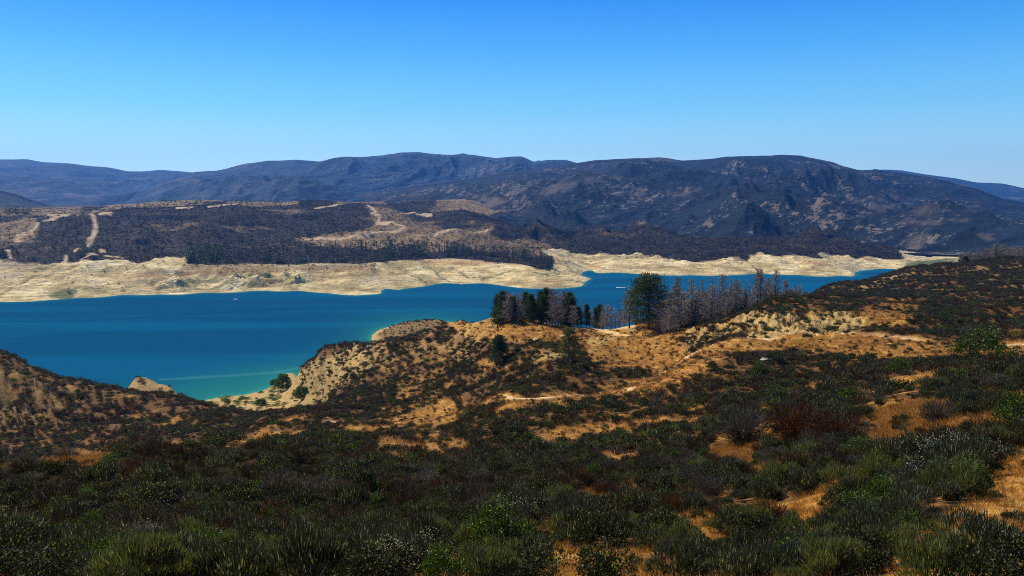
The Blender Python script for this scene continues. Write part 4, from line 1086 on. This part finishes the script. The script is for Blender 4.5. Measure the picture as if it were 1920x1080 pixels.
wr2 = ['beside the biggest pine', 'in the left part', 'left of the middle', 'in the middle', 'right of the middle', 'in the right part', 'at the right end']
kl = {0: 'bare grey dead tree', 1: 'tall dark dead tree thick with twigs', 2: 'slim bare dead tree', 3: 'spreading twiggy dead tree', 4: 'thin dead pole of a tree'}
for px, pt, r, k in DG:
    x, y, z = at_near(px, r)
    place_tree('dead_tree', DEADS[k], x, y, z, max(top_h(px, pt, r, z), 4), f'{kl[k]} {wr2[min(6, int((px - 1232) / 40))]} of the burnt wood', 'burnt trees above the lake', 1.15 if k in (0, 3) else 1.0)
# burnt trees on the right ridge
for t in range(44):
    px = 1800 + 130 * ((t + random.random() * 0.9) / 44) ** 0.95; r = 600 + random.uniform(0, 30); x, y, z = at_near(px, r)
    k = random.choice([0, 1, 2, 2, 4, 3]); hgt = random.uniform(7.5, 12.5)
    place_tree('dead_tree', DEADS[k], x, y, z, hgt, f'{kl[k]} in the row on the right ridge, ' + ['left end', 'middle', 'right end'][min(2, int((px - 1795) / 45))], 'burnt trees on the right hand ridge', 1.1)
x, y, z = at_near(1810, 605)
place_tree('pine_tree', PINES[2], x, y, z, 6.5, 'short dark green tree at the left end of the burnt row on the ridge', None, 1.5)
# green thicket trees by the cove
MAT_WILLOW = leaf_mat('willow_leaves', (0.035, 0.085, 0.006), (0.10, 0.20, 0.02), (0.22, 0.34, 0.06), 0.5)
GREENT = tree_meshes('crown', pine(170, 0.62, 0.10, 0.36, 0.10, 34, 0.8), MAT_TRUNK, leaf_mat('cove_tree_leaves', (0.026, 0.07, 0.004), (0.075, 0.155, 0.012), None, 0.2))
for px, r, wpx, hf, lab in [(531, 520, 34, 0.95, 'round green tree on the shore of the small cove'), (566, 452, 40, 0.62, 'low broad green tree at the foot of the pale bluff'),
                            (515, 560, 20, 0.6, 'small green tree left of the round one by the cove'), (490, 470, 24, 0.5, 'small dark green tree in front of the tan cove'), (435, 478, 16, 0.5, 'smallest green tree at the left of the tan cove')]:
    x, y, z = at_near(px, r); wd = wpx / F * r
    place_tree('green_tree', GREENT, x, y, z, wd * hf, lab, None, 0.85 / hf)
WILLOW = FOL[3, 1, 0].copy(); WILLOW.materials.clear(); WILLOW.materials.append(MAT_WILLOW)
for t in range(80):
    px = random.uniform(385, 545); r = random.uniform(455, 560) if px > 430 else random.uniform(485, 530); x, y, z = at_near(px, r)
    if z < 0.6: continue
    e = place_shrub(3, x, y, z, random.uniform(3.0, 6.5), 0.55, ('low' if t % 2 else 'broad') + ' green scrub ' + ('near the waterline' if y > 515 else 'in the middle' if y > 485 else 'at the back') + ' of the cove, ' + ('left end' if px < 425 else 'left half' if px < 465 else 'right half' if px < 505 else 'right end'), lod=1); e.children[0].data = WILLOW; e['group'] = 'low green bushes in the small cove'

# forest on the terrace across the lake
def far_tree_mesh(kind):
    if kind == 0:
        a, b = dead_tree(1, 26, 0.22, 0.03, 3); (v1, f1), (v2, f2) = a, b; v2 = v2
        segsV, segsF = v2, f2; c = np.array([0, 0, 0])
        # thicken the twigs so they read at a kilometre and a half
        V = np.concatenate([v1, v2]); Fq = [f1 + 0, f2 + len(v1)]
        me = mesh_np('far_dead_tree', V, np.concatenate([f1, f2 + len(v1)])); me.materials.append(MAT_FARDEAD); return me
    (v1, f1), (v2, f2) = pine(26, 0.26, 0.1, 0.7, 0.14, 7, 0.7)
    me = mesh_np('far_pine', np.concatenate([v1, v2]), np.concatenate([f1, f2 + len(v1)])); me.materials.append(MAT_PINE); return me
FT = [far_tree_mesh(0), far_tree_mesh(0), far_tree_mesh(1)]
FOREST_STRIP = [(352,493,480),(400,493,478),(480,493,474),(560,493,466),(640,492,466),(720,490,466),(790,484,466),(880,485,474),(940,488,482),(990,497,486),(1036,502,492)]
trees = []
for t in range(3000):
    px = random.uniform(352, 1036)
    fb = np.interp(px, [q[0] for q in FOREST_STRIP], [q[1] for q in FOREST_STRIP]); ft = np.interp(px, [q[0] for q in FOREST_STRIP], [q[2] for q in FOREST_STRIP])
    py = random.uniform(ft - 3 - 7 * math.sin(px * 0.021) ** 2, fb)
    if math.sin(px * 0.11) * math.sin(px * 0.043 + py * 0.4) > 0.45 and py > fb - 6: continue
    if len(trees) > 1150: break
    if random.random() > 0.75 and (640 < px < 700): continue
    py += random.gauss(0, 1.3); x, y, z = hit_far(px, min(py, fb + 1.5))
    d = px < 480; pinep = 0.65 if px < 400 else 0.3 if 700 < px < 800 else 0.12
    k = 2 if random.random() < pinep else random.randint(0, 1)
    trees.append((x, y, z, random.uniform(7, 16) * (1.15 if k == 2 else 1.0) * (0.75 + 0.5 * random.random()), k, px, py))
trees.sort(key=lambda q: math.hypot(q[0], q[1]) / q[3])
NF = 255
fto = {}
fl = ['far left end', 'left end', 'left part', 'left middle', 'middle', 'right middle', 'right part', 'right end', 'tip']
for q in trees[:NF]:
    x, y, z, h, k, px, py = q
    o = obj('pine_tree' if k == 2 else 'dead_tree', FT[k], None, None, (x, y, z - 0.3)); wd_ = random.uniform(1.2, 2.3); o.scale = (h * wd_, h * wd_, h); o.rotation_euler = (0, 0, random.uniform(0, 6.28)); fto.setdefault(k, o)
    w_ = fl[min(8, int((px - 352) / 76))]
    tag(o, ('tall ' if h > 14 else 'short ') + ('dark green pine' if k == 2 else 'leafless grey brown tree') + f' in the wood across the lake, {w_}', 'tree', ('green pines' if k == 2 else 'bare trees') + ' of the wood across the lake')
rt = np.array([q[:5] for q in trees[NF:]]); n = len(rt)
scatter('far_wood', rt[:, :3] - [0, 0, 0.3], np.stack([rt[:, 3] * 1.7, rt[:, 3] * 1.5, rt[:, 3]], 1), np.stack([np.zeros(n), np.zeros(n), rng.uniform(0, 6.28, n)], 1), rt[:, 4], [fto[0], fto[1], fto[2]], 'rest of the grey brown wood across the lake', 'wood')
# scattered trees on the hills across the lake
for px, py, h, k, lab in [(18,445,16,2,'round dark tree beside the brown clearing at far left'),(50,437,14,2,'dark tree on the brown clearing left of the dirt road'),
  (150,478,14,2,'dark tree left of the curving pale track on the left shore'),(160,474,15,2,'dark tree at the foot of the pale firebreak'),(170,472,13,2,'small dark tree just below the pale firebreak'),(135,482,12,2,'dark tree by the left pale scrape'),
  (5,480,18,2,'dark tree at the left edge above the tan shore'),(640,440,9,2,'small tree at the left of the row on the brown knoll'),(660,440,9,2,'small tree in the row on the brown knoll'),(680,440,10,2,'tree near the right end of the row on the brown knoll'),(692,440,11,2,'last tree of the row on the brown knoll'),
  (130,550,8,2,'dark bush like tree at the waterline of the left shore'),(370,499,7,2,'lone green tree in front of the wood across the lake'),(442,497,6,2,'small green tree in front of the left part of the wood')]:
    x, y, z = hit_far(px, py)
    o = obj('pine_tree', FT[k], None, None, (x, y, z - 0.3)); o.scale = (h * 1.7, h * 1.7, h); tag(o, lab, 'tree')
for t in range(70):
    px = random.uniform(150, 600) if t < 55 else random.uniform(0, 60); py = random.uniform(375, 392) if t < 55 else random.uniform(394, 402)
    x, y, z = hit_far(px, py); h = random.uniform(8, 15)
    o = obj('pine_tree', FT[2], None, None, (x, y, z - 0.3)); o.scale = (h * 1.6, h * 1.6, h); o.rotation_euler = (0, 0, random.uniform(0, 6.28))
    tag(o, ('tall' if h > 11.5 else 'small') + ' dark tree on the plateau behind the burnt hills, ' + ['left edge', 'far left', 'left', 'left middle', 'middle', 'right middle', 'right', 'far right'][min(7, int(px / 76))], 'tree', 'trees on the plateau behind the burnt hills')

# ------------------------------------------------------------------ boats, boulder, stakes, farm buildings
m = M('boat_white_paint'); m.color((0.78, 0.78, 0.76)); m.b.inputs['Roughness'].default_value = 0.3; MAT_BOAT = m.m
m = M('boat_dark_glass'); m.color((0.03, 0.04, 0.05)); m.b.inputs['Roughness'].default_value = 0.1; MAT_GLASS = m.m
m = M('foam'); m.color(m.mix(m.noise(m.tc(), 1.5, 4), (0.45, 0.6, 0.62), (0.85, 0.88, 0.88))); MAT_FOAM = m.m
def hull_mesh(L, B):
    st = np.linspace(0, 1, 9); V = []
    for t in st:
        w = B / 2 * (1 - max(0, t - 0.45) ** 2 / 0.3025); w = max(w, 0.04); sheer = 0.55 + 0.35 * t ** 2; x_ = (t - 0.5) * L
        V += [(x_, -w, sheer), (x_, -w * 0.85, 0.05), (x_, 0, -0.15 + 0.2 * t ** 3), (x_, w * 0.85, 0.05), (x_, w, sheer), (x_, w * 0.75, sheer - 0.06), (x_, -w * 0.75, sheer - 0.06)]
    V = np.array(V); n = 7; Fq = [[i * n + k, (i + 1) * n + k, (i + 1) * n + (k + 1) % n, i * n + (k + 1) % n] for i in range(8) for k in range(n)]
    return mesh_np('hull', V, [np.array(Fq), np.array([[0, 1, 2, 3, 4, 5, 6]])])
def boxm(name, x0, x1, y0, y1, z0, z1, tp=0.0):
    V = [(x0, y0, z0), (x1, y0, z0), (x1, y1, z0), (x0, y1, z0), (x0 + tp, y0 + tp * .5, z1), (x1 - tp, y0 + tp * .5, z1), (x1 - tp, y1 - tp * .5, z1), (x0 + tp, y1 - tp * .5, z1)]
    return mesh_np(name, V, np.array([[3, 2, 1, 0], [4, 5, 6, 7], [0, 1, 5, 4], [1, 2, 6, 5], [2, 3, 7, 6], [3, 0, 4, 7]]))
def boat(px, py, L, rz, label, canopy=False):
    th, s = ray(px, py); r = -H / s
    e = empty('motor_boat', (r * math.sin(th), r * math.cos(th), 0.05), rz)
    B = L * 0.34
    obj('hull', hull_mesh(L, B), MAT_BOAT, e)
    obj('console', boxm('console', -0.3, 0.9, -B * .25, B * .25, 0.5, 1.15, 0.15), MAT_BOAT, e)
    obj('windshield', boxm('windshield', 0.3, 0.85, -B * .24, B * .24, 1.155, 1.55, 0.2), MAT_GLASS, e)
    obj('outboard_motor', boxm('outboard_motor', -L / 2 - 0.5, -L / 2 - 0.02, -0.22, 0.22, 0.1, 1.1, 0.08), MAT_GLASS, e)
    if canopy:
        obj('canopy', boxm('canopy', -1.3, 1.0, -B * .4, B * .4, 1.95, 2.05, 0.05), MAT_BOAT, e)
        V, Fq = tubes([((a, b, 0.6), (a, b, 1.95), 0.04, 0.04) for a in (-1.2, 0.9) for b in (-B * .35, B * .35)], 4); obj('canopy_poles', mesh_np('canopy_poles', V, Fq), MAT_BOAT, e)
    tag(e, label, 'boat', None); return r * math.sin(th), r * math.cos(th)
boat(442, 563, 6.0, R_(10), 'white motor boat alone on the open lake at left', True)
boat(866, 534, 5.5, R_(70), 'small white boat close to the tan far shore in the cove')
boat(1094, 529, 5.0, R_(20), 'small white boat just off the tip of the tan point')
bx_, by_ = boat(1177, 539, 6.0, R_(0), 'white speedboat with a foam wake left of the biggest pine')
k_ = 24; t = np.linspace(0, 1, k_); V = []
for a in t:
    hw = 0.5 + 2.0 * a ** 0.6; V += [(-a * 15, -hw, 0), (-a * 15, 0, 0.25 * (1 - a)), (-a * 15, hw, 0)]
V = np.array(V); V[:, 1] += rng.normal(size=len(V)) * 0.15
me = mesh_np('wake', V, grid_faces(k_, 3)[:, ::-1])
w = obj('wake_foam', me, MAT_FOAM, None, (bx_ - 3.0, by_, 0.07)); tag(w, 'white foam trailing behind the speedboat', 'foam', None, 'stuff')

m = M('pale_rock'); m.color(m.mix(m.noise(m.tc(), 3, 5), (0.40, 0.34, 0.25), (0.75, 0.70, 0.60))); MAT_ROCK = m.m
def rock_mesh(seed):
    import bmesh
    bm = bmesh.new(); bmesh.ops.create_icosphere(bm, subdivisions=3, radius=1)
    for v_ in bm.verts:
        c_ = v_.co; q = np.array([c_.x * 1.3 + seed]), np.array([c_.y * 1.3 + c_.z])
        k = 1 + 0.5 * float(perlin(q[0], q[1], seed)[0]) + 0.15 * float(perlin(q[0] * 3, q[1] * 3, seed)[0]); v_.co = c_ * k
        v_.co.z *= 0.6
    me = bpy.data.meshes.new('boulder'); bm.to_mesh(me); bm.free(); return me
x, y, z = hit_near(1437, 680); r = math.hypot(x, y)
o = obj('boulder', rock_mesh(3), MAT_ROCK, None, (x, y, z + 0.2)); o.scale = (12 / F * r, 8 / F * r, 9 / F * r); tag(o, 'white boulder on the slope below the dirt road', 'rock')
for px, py, sz, lab in [(806,856,6,'narrow pale rock standing in the foreground brush near centre'),(560,800,5,'small pale rock on the slope left of centre'),(1165,655,5,'pale rock in the orange hollow under the grove'),(815,785,5,'small pale rock on the middle slope at centre left'),(1230,652,6,'low pale rock right of the orange hollow')]:
    x, y, z = hit_near(px, py); r = math.hypot(x, y)
    o = obj('boulder', rock_mesh(int(px)), MAT_ROCK, None, (x, y, z + 0.1)); s_ = sz / 2 / F * r; o.scale = (s_ * (0.6 if px == 806 else 1.2), s_, s_ * (2.4 if px == 806 else 1.0)); tag(o, lab, 'rock')
# two farm buildings in the far valley
m = M('white_wall'); m.color((0.75, 0.74, 0.70)); MAT_WALL = m.m
m = M('grey_roof'); m.color((0.45, 0.45, 0.46)); MAT_ROOF = m.m
for px, py, L, lab in [(108,382,22,'white farm building in the far valley at left'),(122,382.5,12,'small white shed right of the farm building in the far valley')]:
    x, y, z = hit_far(px, py); e = empty('farm_building', (x, y, z - 0.3))
    obj('wall', boxm('wall', -L/2, L/2, -L/4, L/4, 0, 6), MAT_WALL, e)
    V = [(-L/2-.5,-L/4-.5,6.01),(L/2+.5,-L/4-.5,6.01),(L/2+.5,L/4+.5,6.01),(-L/2-.5,L/4+.5,6.01),(-L/2-.5,0,9),(L/2+.5,0,9)]
    obj('roof', mesh_np('roof', V, [np.array([[0,1,5,4],[2,3,4,5],[3,2,1,0]]), np.array([[0,4,3],[1,2,5]])]), MAT_ROOF, e)
    dm = boxm('door', -1.5, 1.5, -L/4-.05, -L/4-.003, 0.02, 4); obj('door', dm, MAT_GLASS, e)
    tag(e, lab, 'building')

# look-alikes told apart by their order from the left
ORD = 'first second third fourth fifth sixth seventh eighth ninth tenth eleventh twelfth thirteenth fourteenth fifteenth sixteenth seventeenth eighteenth nineteenth twentieth'.split()
by = {}
for o in C.objects:
    if o.parent is None and o.get('label') and o.get('kind') is None: by.setdefault(o['label'], []).append(o)
for lab, os_ in by.items():
    if 1 < len(os_) <= 20 and len(lab.split()) <= 13:
        os_.sort(key=lambda o: o.location.x / max(o.location.y, 1))
        for i, o in enumerate(os_): o['label'] = f'{lab}, {ORD[i]} from left'

# ------------------------------------------------------------------ haze
hz = boxm('haze', -11000, 11000, -1500, 14000, -40, 1000)
hm = bpy.data.materials.new('haze_air'); hm.use_nodes = True; hn = hm.node_tree.nodes; hn.clear()
ho = hn.new('ShaderNodeOutputMaterial'); pv = hn.new('ShaderNodeVolumePrincipled')
pv.inputs['Color'].default_value = (0.11, 0.37, 1.0, 1); pv.inputs['Density'].default_value = 4.9e-5; pv.inputs['Anisotropy'].default_value = 0.3
hm.node_tree.links.new(pv.outputs[0], ho.inputs['Volume'])
tag(obj('haze', hz, hm), 'blue haze filling the air over the lake and mountains', 'haze', None, 'stuff')
